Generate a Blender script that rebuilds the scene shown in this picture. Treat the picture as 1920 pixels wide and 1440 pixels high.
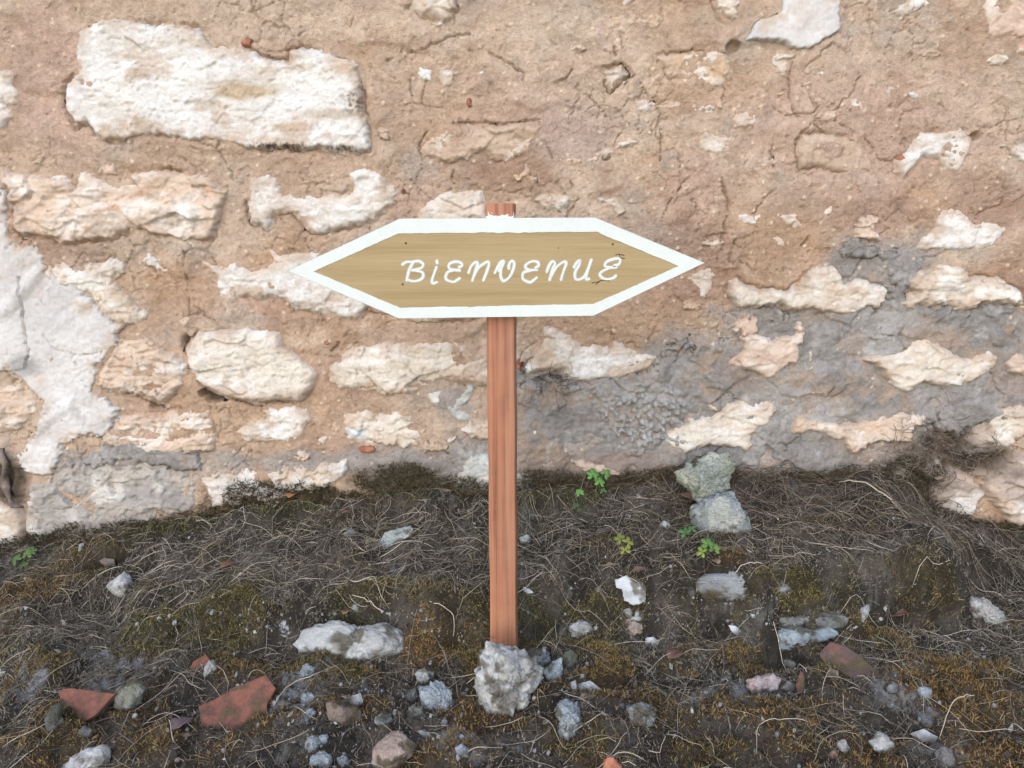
import bpy, math, random
import numpy as np
from mathutils import Vector, Matrix

# ------------------------------------------------------------------ camera, sky, sun, exposure
for o in list(bpy.data.objects):
    bpy.data.objects.remove(o)
S = bpy.context.scene
PITCH = math.radians(12.0)
CAM = np.array((0.0, -1.57, 0.71))
FPX = 1478.0                                   # focal length for a picture 1920 wide
cam = bpy.data.cameras.new('camera')
cam.sensor_width = 36.0
cam.lens = 36.0 * FPX / 1920.0
cam.clip_start = 0.02
cam.clip_end = 400.0
cam_o = bpy.data.objects.new('camera', cam)
cam_o.location = CAM
cam_o.rotation_euler = (math.radians(90) - PITCH, 0, 0)
S.collection.objects.link(cam_o)
S.camera = cam_o

SUN_EL, SUN_AZ = math.radians(33), math.radians(197)      # azimuth clockwise from +Y (the wall): behind the viewer
w = bpy.data.worlds.new('World'); S.world = w; w.use_nodes = True
nt = w.node_tree
bg = nt.nodes['Background']
sky = nt.nodes.new('ShaderNodeTexSky')
sky.sky_type = 'NISHITA'; sky.sun_disc = False
sky.sun_elevation = SUN_EL; sky.sun_rotation = SUN_AZ
sky.air_density = 1.0; sky.dust_density = 1.0; sky.ozone_density = 1.0
nt.links.new(sky.outputs[0], bg.inputs[0]); bg.inputs[1].default_value = 0.15
sd = bpy.data.lights.new('sun', 'SUN'); sd.energy = 0.9; sd.angle = math.radians(85); sd.color = (1.0, 0.975, 0.94)
sun = bpy.data.objects.new('sun', sd); S.collection.objects.link(sun)
dirv = Vector((math.sin(SUN_AZ) * math.cos(SUN_EL), math.cos(SUN_AZ) * math.cos(SUN_EL), math.sin(SUN_EL)))
sun.rotation_euler = dirv.to_track_quat('Z', 'Y').to_euler()
S.view_settings.view_transform = 'Standard'
S.view_settings.look = 'None'
S.view_settings.gamma = 1.0
S.view_settings.exposure = 1.02
S.render.resolution_x = 1024; S.render.resolution_y = 768

# ------------------------------------------------------------------ helpers
COL = S.collection
rng = np.random.default_rng(7)
random.seed(7)

def ss(a, b, x):
    t = np.clip((x - a) / (b - a), 0, 1)
    return t * t * (3 - 2 * t)

def _h(ix, iy, iz, seed):
    h = (ix.astype(np.int64) * 374761393 + iy.astype(np.int64) * 668265263 + iz.astype(np.int64) * 2147483647 + seed * 974711) & 0xffffffff
    h = ((h ^ (h >> 13)) * 1274126177) & 0xffffffff
    h = ((h ^ (h >> 15)) * 2246822519) & 0xffffffff
    return (h ^ (h >> 16)) & 0xffffffff

_pr = np.random.default_rng(12345)
_PERM = np.concatenate([_pr.permutation(1024)] * 2).astype(np.int32)
_GA = _pr.uniform(0, 2 * math.pi, 1024)
_GC, _GS = np.cos(_GA).astype(np.float32), np.sin(_GA).astype(np.float32)
def noise2(x, y, seed=0):
    x = np.asarray(x, float); y = np.asarray(y, float)
    xi = np.floor(x); yi = np.floor(y); fx = (x - xi).astype(np.float32); fy = (y - yi).astype(np.float32)
    u = fx * fx * fx * (fx * (fx * 6 - 15) + 10); v = fy * fy * fy * (fy * (fy * 6 - 15) + 10)
    ix = xi.astype(np.int32) + np.int32(seed * 131 % 1024); iy = yi.astype(np.int32) + np.int32(seed * 57 % 1024)
    h0 = _PERM[ix & 1023]; h1 = _PERM[(ix + 1) & 1023]; y0 = iy & 1023; y1 = (iy + 1) & 1023
    def g(hx, yy, dx, dy):
        k = _PERM[hx + yy]
        return _GC[k] * (fx - dx) + _GS[k] * (fy - dy)
    a = g(h0, y0, 0, 0); b = g(h1, y0, 1, 0); c = g(h0, y1, 0, 1); d = g(h1, y1, 1, 1)
    return (1.5 * ((a * (1 - u) + b * u) * (1 - v) + (c * (1 - u) + d * u) * v)).astype(float)

def fbm(x, y, oct=4, seed=0, gain=0.5):
    r = 0; a = 1.0; t = 0
    for k in range(oct):
        r = r + a * noise2(x * 2.03 ** k + 17.3 * k, y * 2.03 ** k - 9.1 * k, seed + k); t += a; a *= gain
    return r / t

def noise3(p, seed=0):
    i = np.floor(p); f = p - i; u = f * f * (3 - 2 * f)
    r = 0
    for dx in (0, 1):
        for dy in (0, 1):
            for dz in (0, 1):
                v = _h(i[:, 0] + dx, i[:, 1] + dy, i[:, 2] + dz, seed).astype(np.float64) / 2147483648.0 - 1
                wt = (u[:, 0] if dx else 1 - u[:, 0]) * (u[:, 1] if dy else 1 - u[:, 1]) * (u[:, 2] if dz else 1 - u[:, 2])
                r = r + v * wt
    return r

def fbm3(p, oct=4, seed=0, gain=0.5):
    r = 0; a = 1.0; t = 0
    for k in range(oct):
        r = r + a * noise3(p * 2.03 ** k + 11.7 * k, seed + k); t += a; a *= gain
    return r / t

def worley(x, y, seed=0):
    """F1, F2, id of the nearest cell"""
    xi = np.floor(x); yi = np.floor(y)
    f1 = np.full(x.shape, 9.0); f2 = np.full(x.shape, 9.0); cid = np.zeros(x.shape)
    z = np.zeros_like(xi)
    for dx in (-1, 0, 1):
        for dy in (-1, 0, 1):
            h = _h(xi + dx, yi + dy, z, seed)
            px = xi + dx + (h & 0xffff) / 65536.0; py = yi + dy + ((h >> 16) & 0xffff) / 65536.0
            d = np.hypot(px - x, py - y)
            near = d < f1
            f2 = np.where(near, f1, np.minimum(f2, d)); cid = np.where(near, (h * 2654435761 & 0xffff) / 65536.0, cid); f1 = np.where(near, d, f1)
    return f1, f2, cid

def ray(px, py):
    sx = (np.asarray(px, float) - 960) / FPX; sy = (720 - np.asarray(py, float)) / FPX
    cp, sp = math.cos(PITCH), math.sin(PITCH)
    return np.stack([sx, cp + sy * sp, -sp + sy * cp], -1)

def to_wall(poly, Y=0.0):
    """photo points -> X, Z on an upright plane at Y"""
    d = ray(*np.array(poly, float).T)
    t = (Y - CAM[1]) / d[:, 1]
    return np.stack([d[:, 0] * t, CAM[2] + d[:, 2] * t], -1)

def facets(x, y, seed):
    """broken planes: every cell is a small tilted face"""
    xi = np.floor(x); yi = np.floor(y); f1 = np.full(x.shape, 9.0); r = np.zeros(x.shape); z = np.zeros_like(xi)
    for dx in (-1, 0, 1):
        for dy in (-1, 0, 1):
            h = _h(xi + dx, yi + dy, z, seed)
            ox = x - (xi + dx + (h & 0xffff) / 65536.0); oy = y - (yi + dy + ((h >> 16) & 0xffff) / 65536.0)
            d = np.hypot(ox, oy); g = h * 2654435761 & 0xffffffff
            t = ox * ((g & 0xff) / 128.0 - 1) + oy * (((g >> 8) & 0xff) / 128.0 - 1) + 0.35 * (((g >> 16) & 0xff) / 128.0 - 1)
            near = d < f1; r = np.where(near, t, r); f1 = np.where(near, d, f1)
    return r

def sdf(poly, X, Z):
    """signed distance, positive inside"""
    d2 = np.full(X.shape, 1e9); ins = np.zeros(X.shape, bool)
    n = len(poly)
    for i in range(n):
        ax, az = poly[i]; bx, bz = poly[(i + 1) % n]
        ex, ez = bx - ax, bz - az
        L = ex * ex + ez * ez + 1e-12
        t = np.clip(((X - ax) * ex + (Z - az) * ez) / L, 0, 1)
        d2 = np.minimum(d2, (X - ax - t * ex) ** 2 + (Z - az - t * ez) ** 2)
        if abs(ez) > 1e-12:
            c = ((az > Z) != (bz > Z)) & (X < ex * (Z - az) / ez + ax)
            ins ^= c
    return np.where(ins, 1, -1) * np.sqrt(d2)

def linedist(pl, X, Z):
    d2 = np.full(X.shape, 1e9)
    for i in range(len(pl) - 1):
        ax, az = pl[i]; bx, bz = pl[i + 1]
        ex, ez = bx - ax, bz - az
        t = np.clip(((X - ax) * ex + (Z - az) * ez) / (ex * ex + ez * ez + 1e-12), 0, 1)
        d2 = np.minimum(d2, (X - ax - t * ex) ** 2 + (Z - az - t * ez) ** 2)
    return np.sqrt(d2)

def mix(a, b, t):
    t = np.asarray(t)[..., None]
    return np.asarray(a) * (1 - t) + np.asarray(b) * t

def mesh_obj(name, verts, faces, mat, parent=None, col=None, smooth=True, origin=None):
    """one mesh object; its origin is put at the middle of its base unless given"""
    verts = np.asarray(verts, float)
    if origin is None:
        origin = np.array([verts[:, 0].mean(), verts[:, 1].mean(), verts[:, 2].min()])
    origin = np.asarray(origin, float)
    me = bpy.data.meshes.new(name)
    v = (verts - origin).astype(np.float32)
    if isinstance(faces, np.ndarray):
        k = faces.shape[1]; nf = len(faces)
        me.vertices.add(len(v)); me.vertices.foreach_set('co', v.ravel())
        me.loops.add(nf * k); me.loops.foreach_set('vertex_index', faces.astype(np.int32).ravel())
        me.polygons.add(nf); me.polygons.foreach_set('loop_start', np.arange(0, nf * k, k, dtype=np.int32))
        me.update(calc_edges=True)
    else:
        me.from_pydata(v.tolist(), [], faces); me.update()
    if col is not None:
        a = me.color_attributes.new('Col', 'FLOAT_COLOR', 'POINT')
        c = np.ones((len(v), 4), np.float32); c[:, :3] = np.clip(col, 0.002, 0.95)
        a.data.foreach_set('color', c.ravel())
    if smooth:
        me.polygons.foreach_set('use_smooth', np.ones(len(me.polygons), bool))
    me.materials.append(mat)
    o = bpy.data.objects.new(name, me); COL.objects.link(o)
    if parent is not None:
        o.parent = parent
        origin = origin - np.array(parent.location)
    o.location = origin
    return o

def empty(name, loc):
    o = bpy.data.objects.new(name, None); o.location = loc; o.empty_display_size = 0.05
    COL.objects.link(o); return o

def tag(o, label, cat, group=None, kind=None):
    o['label'] = label; o['category'] = cat
    if group: o['group'] = group
    if kind: o['kind'] = kind
    return o

# ------------------------------------------------------------------ materials
def new_mat(name):
    m = bpy.data.materials.new(name); m.use_nodes = True
    return m, m.node_tree, m.node_tree.nodes['Principled BSDF']

def earthy(name, grain=(260, 900), bump=(0.5, 0.4), dist=0.0015, rough=0.92, var=0.25, specks=None, voro=None, color=None, spec=0.25):
    """colour from the 'Col' attribute, broken up by noise, with fine grain relief"""
    m, t, b = new_mat(name)
    N, L = t.nodes.new, t.links.new
    tc = N('ShaderNodeTexCoord')
    if color is None:
        at = N('ShaderNodeAttribute'); at.attribute_name = 'Col'; base = at.outputs['Color']
    else:
        rg = N('ShaderNodeRGB'); rg.outputs[0].default_value = (*color, 1); base = rg.outputs[0]
    n1 = N('ShaderNodeTexNoise'); n1.inputs['Scale'].default_value = grain[0]; n1.inputs['Detail'].default_value = 8; n1.inputs['Roughness'].default_value = 0.78
    n2 = N('ShaderNodeTexNoise'); n2.inputs['Scale'].default_value = grain[1]; n2.inputs['Detail'].default_value = 3
    n3 = N('ShaderNodeTexNoise'); n3.inputs['Scale'].default_value = grain[0] * 0.22; n3.inputs['Detail'].default_value = 6; n3.inputs['Roughness'].default_value = 0.7
    for n in (n1, n2, n3): L(tc.outputs['Object'], n.inputs['Vector'])
    mr = N('ShaderNodeMapRange'); mr.inputs[1].default_value = 0.3; mr.inputs[2].default_value = 0.7
    mr.inputs[3].default_value = 1 - var; mr.inputs[4].default_value = 1 + var
    L(n1.outputs[0], mr.inputs[0])
    mr3 = N('ShaderNodeMapRange'); mr3.inputs[1].default_value = 0.3; mr3.inputs[2].default_value = 0.7
    mr3.inputs[3].default_value = 1 - var * 0.7; mr3.inputs[4].default_value = 1 + var * 0.7
    L(n3.outputs[0], mr3.inputs[0])
    mu = N('ShaderNodeMath'); mu.operation = 'MULTIPLY'; L(mr.outputs[0], mu.inputs[0]); L(mr3.outputs[0], mu.inputs[1])
    vm = N('ShaderNodeVectorMath'); vm.operation = 'SCALE'; L(base, vm.inputs[0]); L(mu.outputs[0], vm.inputs['Scale'])
    out = vm.outputs[0]
    if specks:
        scale, thr, scol, fac = specks
        ns = N('ShaderNodeTexNoise'); ns.inputs['Scale'].default_value = scale; ns.inputs['Detail'].default_value = 4; ns.inputs['Roughness'].default_value = 0.7
        L(tc.outputs['Object'], ns.inputs['Vector'])
        ms = N('ShaderNodeMapRange'); ms.inputs[1].default_value = thr; ms.inputs[2].default_value = thr + 0.06; ms.inputs[4].default_value = fac
        L(ns.outputs[0], ms.inputs[0])
        mx = N('ShaderNodeMix'); mx.data_type = 'RGBA'
        L(ms.outputs[0], mx.inputs['Factor']); L(out, mx.inputs[6]); mx.inputs[7].default_value = (*scol, 1)
        out = mx.outputs[2]
    L(out, b.inputs['Base Color'])
    b.inputs['Roughness'].default_value = rough
    b.inputs['Specular IOR Level'].default_value = spec
    ad = N('ShaderNodeMath'); ad.operation = 'MULTIPLY_ADD'; ad.inputs[1].default_value = bump[1]
    L(n2.outputs[0], ad.inputs[0]); L(n1.outputs[0], ad.inputs[2])
    hgt = ad.outputs[0]
    if voro:
        vo = N('ShaderNodeTexVoronoi'); vo.inputs['Scale'].default_value = voro[0]; L(tc.outputs['Object'], vo.inputs['Vector'])
        ma = N('ShaderNodeMath'); ma.operation = 'MULTIPLY_ADD'; ma.inputs[1].default_value = -voro[1]
        L(vo.outputs['Distance'], ma.inputs[0]); L(hgt, ma.inputs[2]); hgt = ma.outputs[0]
    bp = N('ShaderNodeBump'); bp.inputs['Strength'].default_value = bump[0]; bp.inputs['Distance'].default_value = dist
    L(hgt, bp.inputs['Height']); L(bp.outputs[0], b.inputs['Normal'])
    return m

M_stone = earthy('limestone', (150, 520), (0.9, 0.5), 0.003, 0.93, 0.16, specks=(170, 0.66, (0.16, 0.14, 0.12), 0.55))
M_mortar = earthy('earth_mortar', (130, 700), (1.0, 0.7), 0.0042, 0.96, 0.24, specks=(330, 0.68, (0.60, 0.51, 0.41), 0.5), voro=(420, 0.35))
M_cement = earthy('grey_cement', (140, 700), (0.9, 0.8), 0.0034, 0.96, 0.26, specks=(300, 0.66, (0.52, 0.50, 0.47), 0.7), voro=(430, 0.4))
M_plaster = earthy('lime_plaster', (120, 500), (0.7, 0.4), 0.0022, 0.9, 0.09, specks=(120, 0.70, (0.36, 0.32, 0.29), 0.5))
M_soil = earthy('soil', (220, 700), (1.0, 0.8), 0.005, 0.97, 0.55, specks=(420, 0.68, (0.30, 0.28, 0.25), 0.7))
M_rock = earthy('rubble', (210, 700), (1.0, 0.7), 0.0035, 0.94, 0.26, specks=(240, 0.64, (0.05, 0.045, 0.04), 0.7))
M_lump = earthy('cement_rubble', (260, 700), (1.0, 0.9), 0.004, 0.96, 0.28, voro=(230, 0.9))
M_tile = earthy('terracotta', (180, 600), (0.7, 0.5), 0.0018, 0.88, 0.26, specks=(200, 0.62, (0.07, 0.05, 0.04), 0.8))
M_fibre = earthy('dry_fibre', (400, 900), (0.2, 0.2), 0.0004, 0.75, 0.2)
M_leaf = earthy('leaf', (300, 900), (0.4, 0.4), 0.0006, 0.6, 0.2, spec=0.4)

# ------------------------------------------------------------------ the wall: shapes
class Stone:
    """an exposed face of a stone, or a skin of plaster or cement, as a relief over X, Z"""
    def __init__(s, poly, proud, edge, rag, rough, pal, seed, strat=1.0, gap=0.0, kind='stone', base=0.0, off=None, world=False):
        s.seed = seed
        if not world:
            p = np.array(poly, float)
            if off is not None:
                ox, oy, sc = off; p = p / sc + (ox, oy)
            s.poly = to_wall(p)
        else:
            s.poly = np.array(poly, float)
        s.proud, s.edge, s.rag, s.rough, s.pal, s.gap, s.kind, s.base = proud, edge, rag, rough, pal, gap, kind, base
        s.chip = 0.5 + (seed * 37 % 100) / 80.0; s.strat = strat * (0.35 + (seed * 53 % 100) / 100.0); s.lift = 0.0; s.lo = s.poly.min(0) - 0.03; s.hi = s.poly.max(0) + 0.03
    def dist(s, X, Z):
        d = sdf(s.poly, X, Z)
        return d + s.rag * (0.012 * fbm(X * 22, Z * 22, 3, s.seed) + 0.010 * fbm(X * 80, Z * 80, 4, s.seed + 5, 0.65))
    def height(s, X, Z, d=None, full=True):
        if d is None: d = s.dist(X, Z)
        e = np.clip(d / (s.edge * 0.75), 0, 1); prof = 1 - (1 - e) ** 2.4
        a = s.seed * 3.7
        if s.kind == 'stone':
            wz = Z + 0.02 * noise2(X * 5, Z * 5, s.seed + 9)
            q = fbm(X * 3.2 + a, wz * 13, 4, s.seed + 2) * 2.6
            st = q - np.floor(q); steps = np.floor(q) + ss(0.42, 0.60, st)
            r = s.strat * (0.0034 * steps + 0.0030 * fbm(X * 14 + a, wz * 46, 5, s.seed + 3, 0.6)) + 0.006 * fbm(X * 5, Z * 6 + a, 2, s.seed + 7) + 0.0034 * fbm(X * 60, Z * 80 + a, 4, s.seed + 4, 0.75)
            pits = fbm(X * 55 + a, Z * 80, 3, s.seed + 21)
            r = r - 0.0035 * ss(0.25, 0.45, pits)
            wx = X + 0.012 * fbm(X * 18, Z * 18, 3, s.seed + 6); wq = Z + 0.010 * fbm(X * 18, Z * 18, 3, s.seed + 8)
            fs = 9 + s.seed % 7
            r = r * 0.8 + s.chip * (0.0055 * facets(wx * fs, wq * fs * 1.7, s.seed) + 0.0028 * facets(wx * fs * 3.1, wq * fs * 4.2, s.seed + 1))
        elif s.kind == 'plaster':
            r = 0.005 * fbm(X * 7, Z * 7, 3, s.seed + 2) + 0.0016 * fbm(X * 40, Z * 40, 4, s.seed + 3) + 0.006 * ss(0.3, 0.9, noise2((X + Z) * 3, (X - Z) * 14, s.seed)) + 0.0025 * facets(X * 9 + 0.3 * fbm(X * 20, Z * 20, 3, 3), Z * 9, s.seed) + 0.0018 * fbm(X * 120, Z * 120, 3, s.seed + 4, 0.7)
            pc = linedist(PCRACK, X + 0.005 * fbm(X * 40, Z * 40, 3, 61), Z)
            r = r - 0.008 * ss(0.0022, 0.0006, pc) - 0.006 * crack_field(X, Z, 7.0, 43, 0.0016)
        else:
            r = 0.007 * fbm(X * 9, Z * 11, 3, s.seed + 2) + 0.0055 * fbm(X * 38, Z * 42, 5, s.seed + 3, 0.7) + 0.004 * ss(0.1, 0.2, fbm(X * 8, Z * 12, 3, s.seed + 8))
            cr = crumble(X, Z)
            f1, f2, cid = worley(X * 120 + 0.5 * fbm(X * 90, Z * 90, 2, 3), Z * 120 + 0.5 * fbm(X * 90, Z * 90, 2, 4), s.seed)
            r = r + cr * (0.012 * np.sqrt(np.clip(1 - f1 * f1 * 1.9, 0, 1)) * ss(0.25, 0.8, cid) - 0.001)
            r = r - 0.010 * crack_field(X, Z, 8.5, 41)
        pr = s.proud * (0.48 if s.kind == 'stone' else 1.0) + s.lift
        h = s.base + 0.8 * mortar_low(X, Z) - 0.004 + (pr + 0.004) * prof + s.rough * r * (0.35 + 0.65 * prof)
        return np.where(d < 0, h + d * 1.6, h)

def mortar_low(X, Z):
    return 0.010 * fbm(X * 2.6, Z * 3.2, 2, 90)

def crumble(X, Z):
    c = to_wall([(1215, 785)])[0]
    return ss(1.1, 0.5, np.hypot((X - c[0]) / 0.125, (Z - c[1]) / 0.075) + 0.3 * fbm(X * 14, Z * 14, 3, 77))

CRACKS = [
    [(1490, 100), (1481, 135), (1478, 185), (1490, 215), (1530, 238), (1560, 262), (1600, 278)], [(1447, 245), (1449, 300), (1455, 340)], [(1480, 340), (1430, 372), (1410, 400)],
    [(343, 470), (352, 530), (357, 585)], [(395, 765), (402, 800), (408, 830)], [(1292, 330), (1255, 375), (1240, 410)], [(772, 180), (770, 150), (790, 130)], [(720, 112), (790, 95), (840, 70), (880, 65)],
    [(880, 95), (930, 105), (985, 140)], [(1025, 165), (1060, 145), (1075, 130)], [(792, 300), (785, 270), (800, 248)], [(850, 230), (930, 232), (1010, 225)], [(1150, 90), (1158, 110), (1190, 140), (1170, 160)],
    [(1350, 330), (1365, 380), (1352, 470)], [(1375, 450), (1365, 500), (1367, 560)], [(1500, 460), (1520, 440), (1510, 500)], [(850, 320), (848, 350), (820, 370)], [(240, 140), (205, 160), (140, 200)],
    [(1070, 340), (1085, 370), (1060, 410)], [(1240, 240), (1240, 300)], [(1390, 85), (1370, 100), (1300, 95), (1230, 115)], [(1700, 250), (1740, 290), (1800, 310)], [(1620, 255), (1650, 300), (1700, 310)], [(600, 690), (640, 640), (655, 620)]]
CRACKS = [to_wall(c) for c in CRACKS]
PCRACK = to_wall([(38, 520), (42, 560), (48, 620), (55, 655), (50, 690)])

def crack_field(X, Z, scale, seed, width=0.0022):
    wx = X + 0.03 * fbm(X * 9, Z * 9, 3, seed + 1) + 0.006 * fbm(X * 60, Z * 60, 2, seed + 4); wz = Z + 0.03 * fbm(X * 9, Z * 9, 3, seed + 2) + 0.006 * fbm(X * 60, Z * 60, 2, seed + 5)
    f1, f2, _ = worley(wx * scale, wz * scale, seed)
    e = (f2 - f1) / scale
    on = ss(0.05, 0.30, fbm(X * 6, Z * 6, 3, seed + 3))
    return ss(width * 1.5, width * 0.35, e) * on

W, H2, CR, PE, PK, OC, GR, BR = 'white', 'w2', 'cream', 'peach', 'pink', 'ochre', 'grey', 'brown'
PAL = {  # main, second, patch
    'white': ((0.69, 0.68, 0.66), (0.58, 0.53, 0.47), (0.44, 0.345, 0.25)),
    'cream': ((0.65, 0.605, 0.54), (0.56, 0.45, 0.35), (0.70, 0.685, 0.655)),
    'peach': ((0.61, 0.485, 0.39), (0.70, 0.665, 0.62), (0.53, 0.36, 0.25)),
    'pink': ((0.60, 0.46, 0.38), (0.68, 0.61, 0.54), (0.46, 0.30, 0.23)),
    'ochre': ((0.50, 0.36, 0.235), (0.58, 0.45, 0.33), (0.42, 0.27, 0.15)),
    'grey': ((0.37, 0.35, 0.33), (0.28, 0.27, 0.265), (0.47, 0.43, 0.385)),
    'brown': ((0.45, 0.34, 0.255), (0.52, 0.42, 0.33), (0.36, 0.26, 0.18)),
    'foot': ((0.42, 0.35, 0.31), (0.36, 0.29, 0.25), (0.22, 0.18, 0.15)),
    'lichen': ((0.46, 0.50, 0.49), (0.36, 0.38, 0.38), (0.60, 0.60, 0.56)),
}
A1 = (0, 0, 2.6667); A2 = (640, 0, 2.6667); A3 = (1200, 0, 2.6667); A4 = (0, 440, 2.6667); A5 = (640, 540, 2.6667); A6 = (1200, 440, 2.6667); G4 = (1320, 840, 2.4)
ST = []
def stone(off, poly, proud=0.010, edge=0.018, rag=1.0, rough=1.0, pal=CR, strat=1.0, gap=0.0):
    ST.append(Stone(poly, proud, edge, rag, rough, pal, 100 + 7 * len(ST), strat, gap, off=off))
# left part
stone(A1, [(520,95),(610,95),(780,130),(860,125),(980,140),(1060,235),(1190,225),(1330,300),(1440,310),(1455,255),(1600,240),(1790,325),(1810,440),(1820,560),(1850,640),(1840,750),(1800,765),(1560,745),(1300,750),(1170,730),(1000,700),(760,680),(640,700),(520,705),(440,620),(380,640),(340,540),(330,440),(385,350),(385,150)], 0.022, 0.012, 0.8, 1.05, W, 1.25, 1.0)
stone(A1, [(0,845),(110,850),(215,880),(330,880),(380,935),(400,860),(470,855),(590,930),(660,865),(780,850),(950,865),(1060,890),(1155,955),(1140,1000),(1110,1060),(1100,1120),(1050,1195),(940,1205),(860,1190),(680,1150),(560,1190),(390,1210),(260,1200),(180,1165),(100,1190),(75,1130),(75,1030),(60,950),(0,900)], 0.024, 0.014, 0.7, 1.3, PE, 1.3, 1.0)
stone(A1, [(1245,885),(1340,875),(1400,910),(1420,970),(1500,990),(1680,975),(1760,960),(1760,920),(1740,880),(1800,835),(1900,870),(1990,945),(2000,990),(1930,1060),(1850,1120),(1720,1140),(1600,1175),(1530,1140),(1490,1090),(1440,1060),(1380,1075),(1330,1140),(1250,1110),(1240,1000)], 0.014, 0.020, 0.8, 0.9, W, 0.8, 0.7)
stone(A1, [(-140,360),(0,350),(60,340),(75,380),(60,430),(90,470),(95,540),(60,600),(0,640),(-140,640)], 0.012, 0.02, 0.8, 0.8, W)
stone(A4, [(205,185),(275,115),(310,130),(420,180),(440,150),(560,120),(640,140),(640,200),(560,220),(600,280),(660,320),(700,380),(745,420),(680,450),(600,445),(500,400),(430,300),(310,260),(220,220)], 0.014, 0.018, 1.1, 1.2, CR, 1.0, 0.4)
stone(A4, [(710,130),(740,85),(790,110),(880,150),(905,190),(890,215),(820,200),(760,160)], 0.010, 0.014, 0.8, 0.8, W)
stone(A4, [(985,90),(1010,130),(1060,150),(1170,140),(1240,175),(1330,160),(1450,90),(1560,80),(1700,120),(1850,220),(1840,330),(1790,435),(1640,400),(1560,380),(1480,360),(1420,310),(1330,325),(1190,320),(1130,350),(1070,330),(1070,200),(1000,130)], 0.014, 0.02, 0.8, 0.9, W, 0.8, 0.5)
stone(None, [(695,560),(740,590),(800,604),(880,600),(905,590),(900,540),(720,530)], 0.018, 0.02, 0.8, 1.0, CR, 1, 0.8)
stone(A4, [(600,505),(680,495),(750,510),(820,560),(900,610),(940,650),(935,740),(880,790),(820,840),(760,835),(640,790),(520,770),(480,760),(490,690),(560,600)], 0.022, 0.022, 0.6, 1.2, PE, 1.2, 0.9)
stone(A4, [(985,490),(1100,480),(1250,470),(1400,480),(1420,550),(1480,590),(1540,640),(1590,690),(1575,760),(1500,830),(1400,825),(1290,845),(1200,825),(1130,810),(1040,770),(980,720),(950,660),(920,580)], 0.030, 0.020, 0.5, 1.1, CR, 1.2, 1.2)
stone(None, [(615,690),(640,660),(665,648),(700,645),(760,643),(820,632),(870,645),(880,652),(915,670),(935,700),(925,725),(880,722),(830,715),(790,735),(740,740),(690,735),(640,730),(618,715)], 0.018, 0.022, 0.8, 1.2, CR, 1.2, 0.7)
stone(A4, [(510,990),(600,905),(680,890),(800,900),(960,870),(990,880),(1050,870),(1060,930),(1070,1010),(1060,1080),(980,1090),(900,1115),(800,1100),(700,1070),(600,1060),(530,1050)], 0.014, 0.022, 1.0, 1.5, PE, 1.3, 0.5)
stone(A4, [(1185,990),(1250,930),(1330,915),(1340,870),(1440,855),(1540,860),(1570,930),(1530,960),(1500,1030),(1440,1060),(1380,1045),(1320,1035),(1240,1035)], 0.014, 0.02, 0.9, 0.9, W, 0.8, 0.5)
stone(None, [(637,777),(650,768),(700,768),(745,765),(780,780),(810,800),(815,815),(790,830),(760,845),(740,835),(700,838),(660,830),(640,815)], 0.012, 0.02, 1.0, 1.3, CR, 1.0, 0.5)
stone(A4, [(-160,765),(0,765),(100,750),(190,800),(195,870),(150,940),(90,985),(0,990),(-160,990)], 0.016, 0.02, 0.8, 1.2, PE)
stone(None, [(45,890),(110,870),(250,860),(340,880),(380,910),(375,950),(340,965),(300,960),(260,1000),(215,1050),(100,1060),(60,1050),(45,960)], 0.014, 0.05, 1.5, 1.3, GR, 0.5, 0.3)
stone(None, [(370,895),(430,880),(500,880),(560,880),(600,872),(650,862),(660,880),(640,900),(610,915),(560,930),(520,945),(470,935),(430,950),(400,950),(380,915)], 0.016, 0.02, 1.3, 1.3, W, 1.0, 0.3)
stone(None, [(-60,940),(25,945),(45,975),(50,1045),(-60,1060)], 0.022, 0.02, 0.7, 1.2, CR, 1, 0.8)
stone(None, [(505,470),(545,478),(570,466),(560,490),(520,500)], 0.006, 0.012, 1, 0.6, PK)
stone(None, [(335,600),(358,590),(362,605),(345,612)], 0.008, 0.01, 0.6, 0.5, CR)
stone(None, [(598,825),(612,812),(618,822),(606,834)], 0.008, 0.01, 0.6, 0.5, CR)
stone(None, [(628,935),(650,925),(672,930),(668,950),(640,952)], 0.02, 0.012, 0.6, 0.8, CR)
# top middle
stone(A2, [(250,-90),(600,-90),(580,0),(575,60),(545,120),(500,120),(430,80),(330,30),(280,0)], 0.014, 0.02, 0.8, 0.9, CR, 0.8, 0.7)
stone(A2, [(450,115),(505,108),(512,135),(470,140)], 0.010, 0.01, 0.5, 0.5, W)
stone(A2, [(370,370),(400,345),(460,350),(440,390),(390,390)], 0.006, 0.012, 1.2, 0.6, W)
stone(A2, [(485,340),(575,325),(575,390),(540,440),(500,440),(485,390)], 0.006, 0.012, 1.3, 0.7, CR)
stone(A2, [(705,365),(760,380),(830,335),(830,400),(770,430),(740,400)], 0.006, 0.012, 1.3, 0.6, CR)
stone(A2, [(400,720),(470,650),(560,615),(700,625),(860,618),(1020,615),(1010,670),(960,720),(900,790),(830,800),(700,760),(560,820),(480,820),(400,790)], 0.012, 0.02, 1.0, 1.1, BR, 1.0, 0.9)
stone(A2, [(835,690),(970,680),(950,725),(890,790),(830,795)], 0.016, 0.012, 1.2, 0.5, CR)
stone(A2, [(1220,800),(1320,740),(1430,695),(1550,690),(1480,725),(1390,760),(1310,800),(1240,820)], 0.008, 0.012, 1.1, 0.7, CR)
stone(A2, [(370,1060),(480,990),(510,955),(600,950),(700,960),(720,1000),(730,1100),(600,1140),(370,1140)], 0.014, 0.02, 0.8, 1.0, CR, 1, 0.5)
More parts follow.
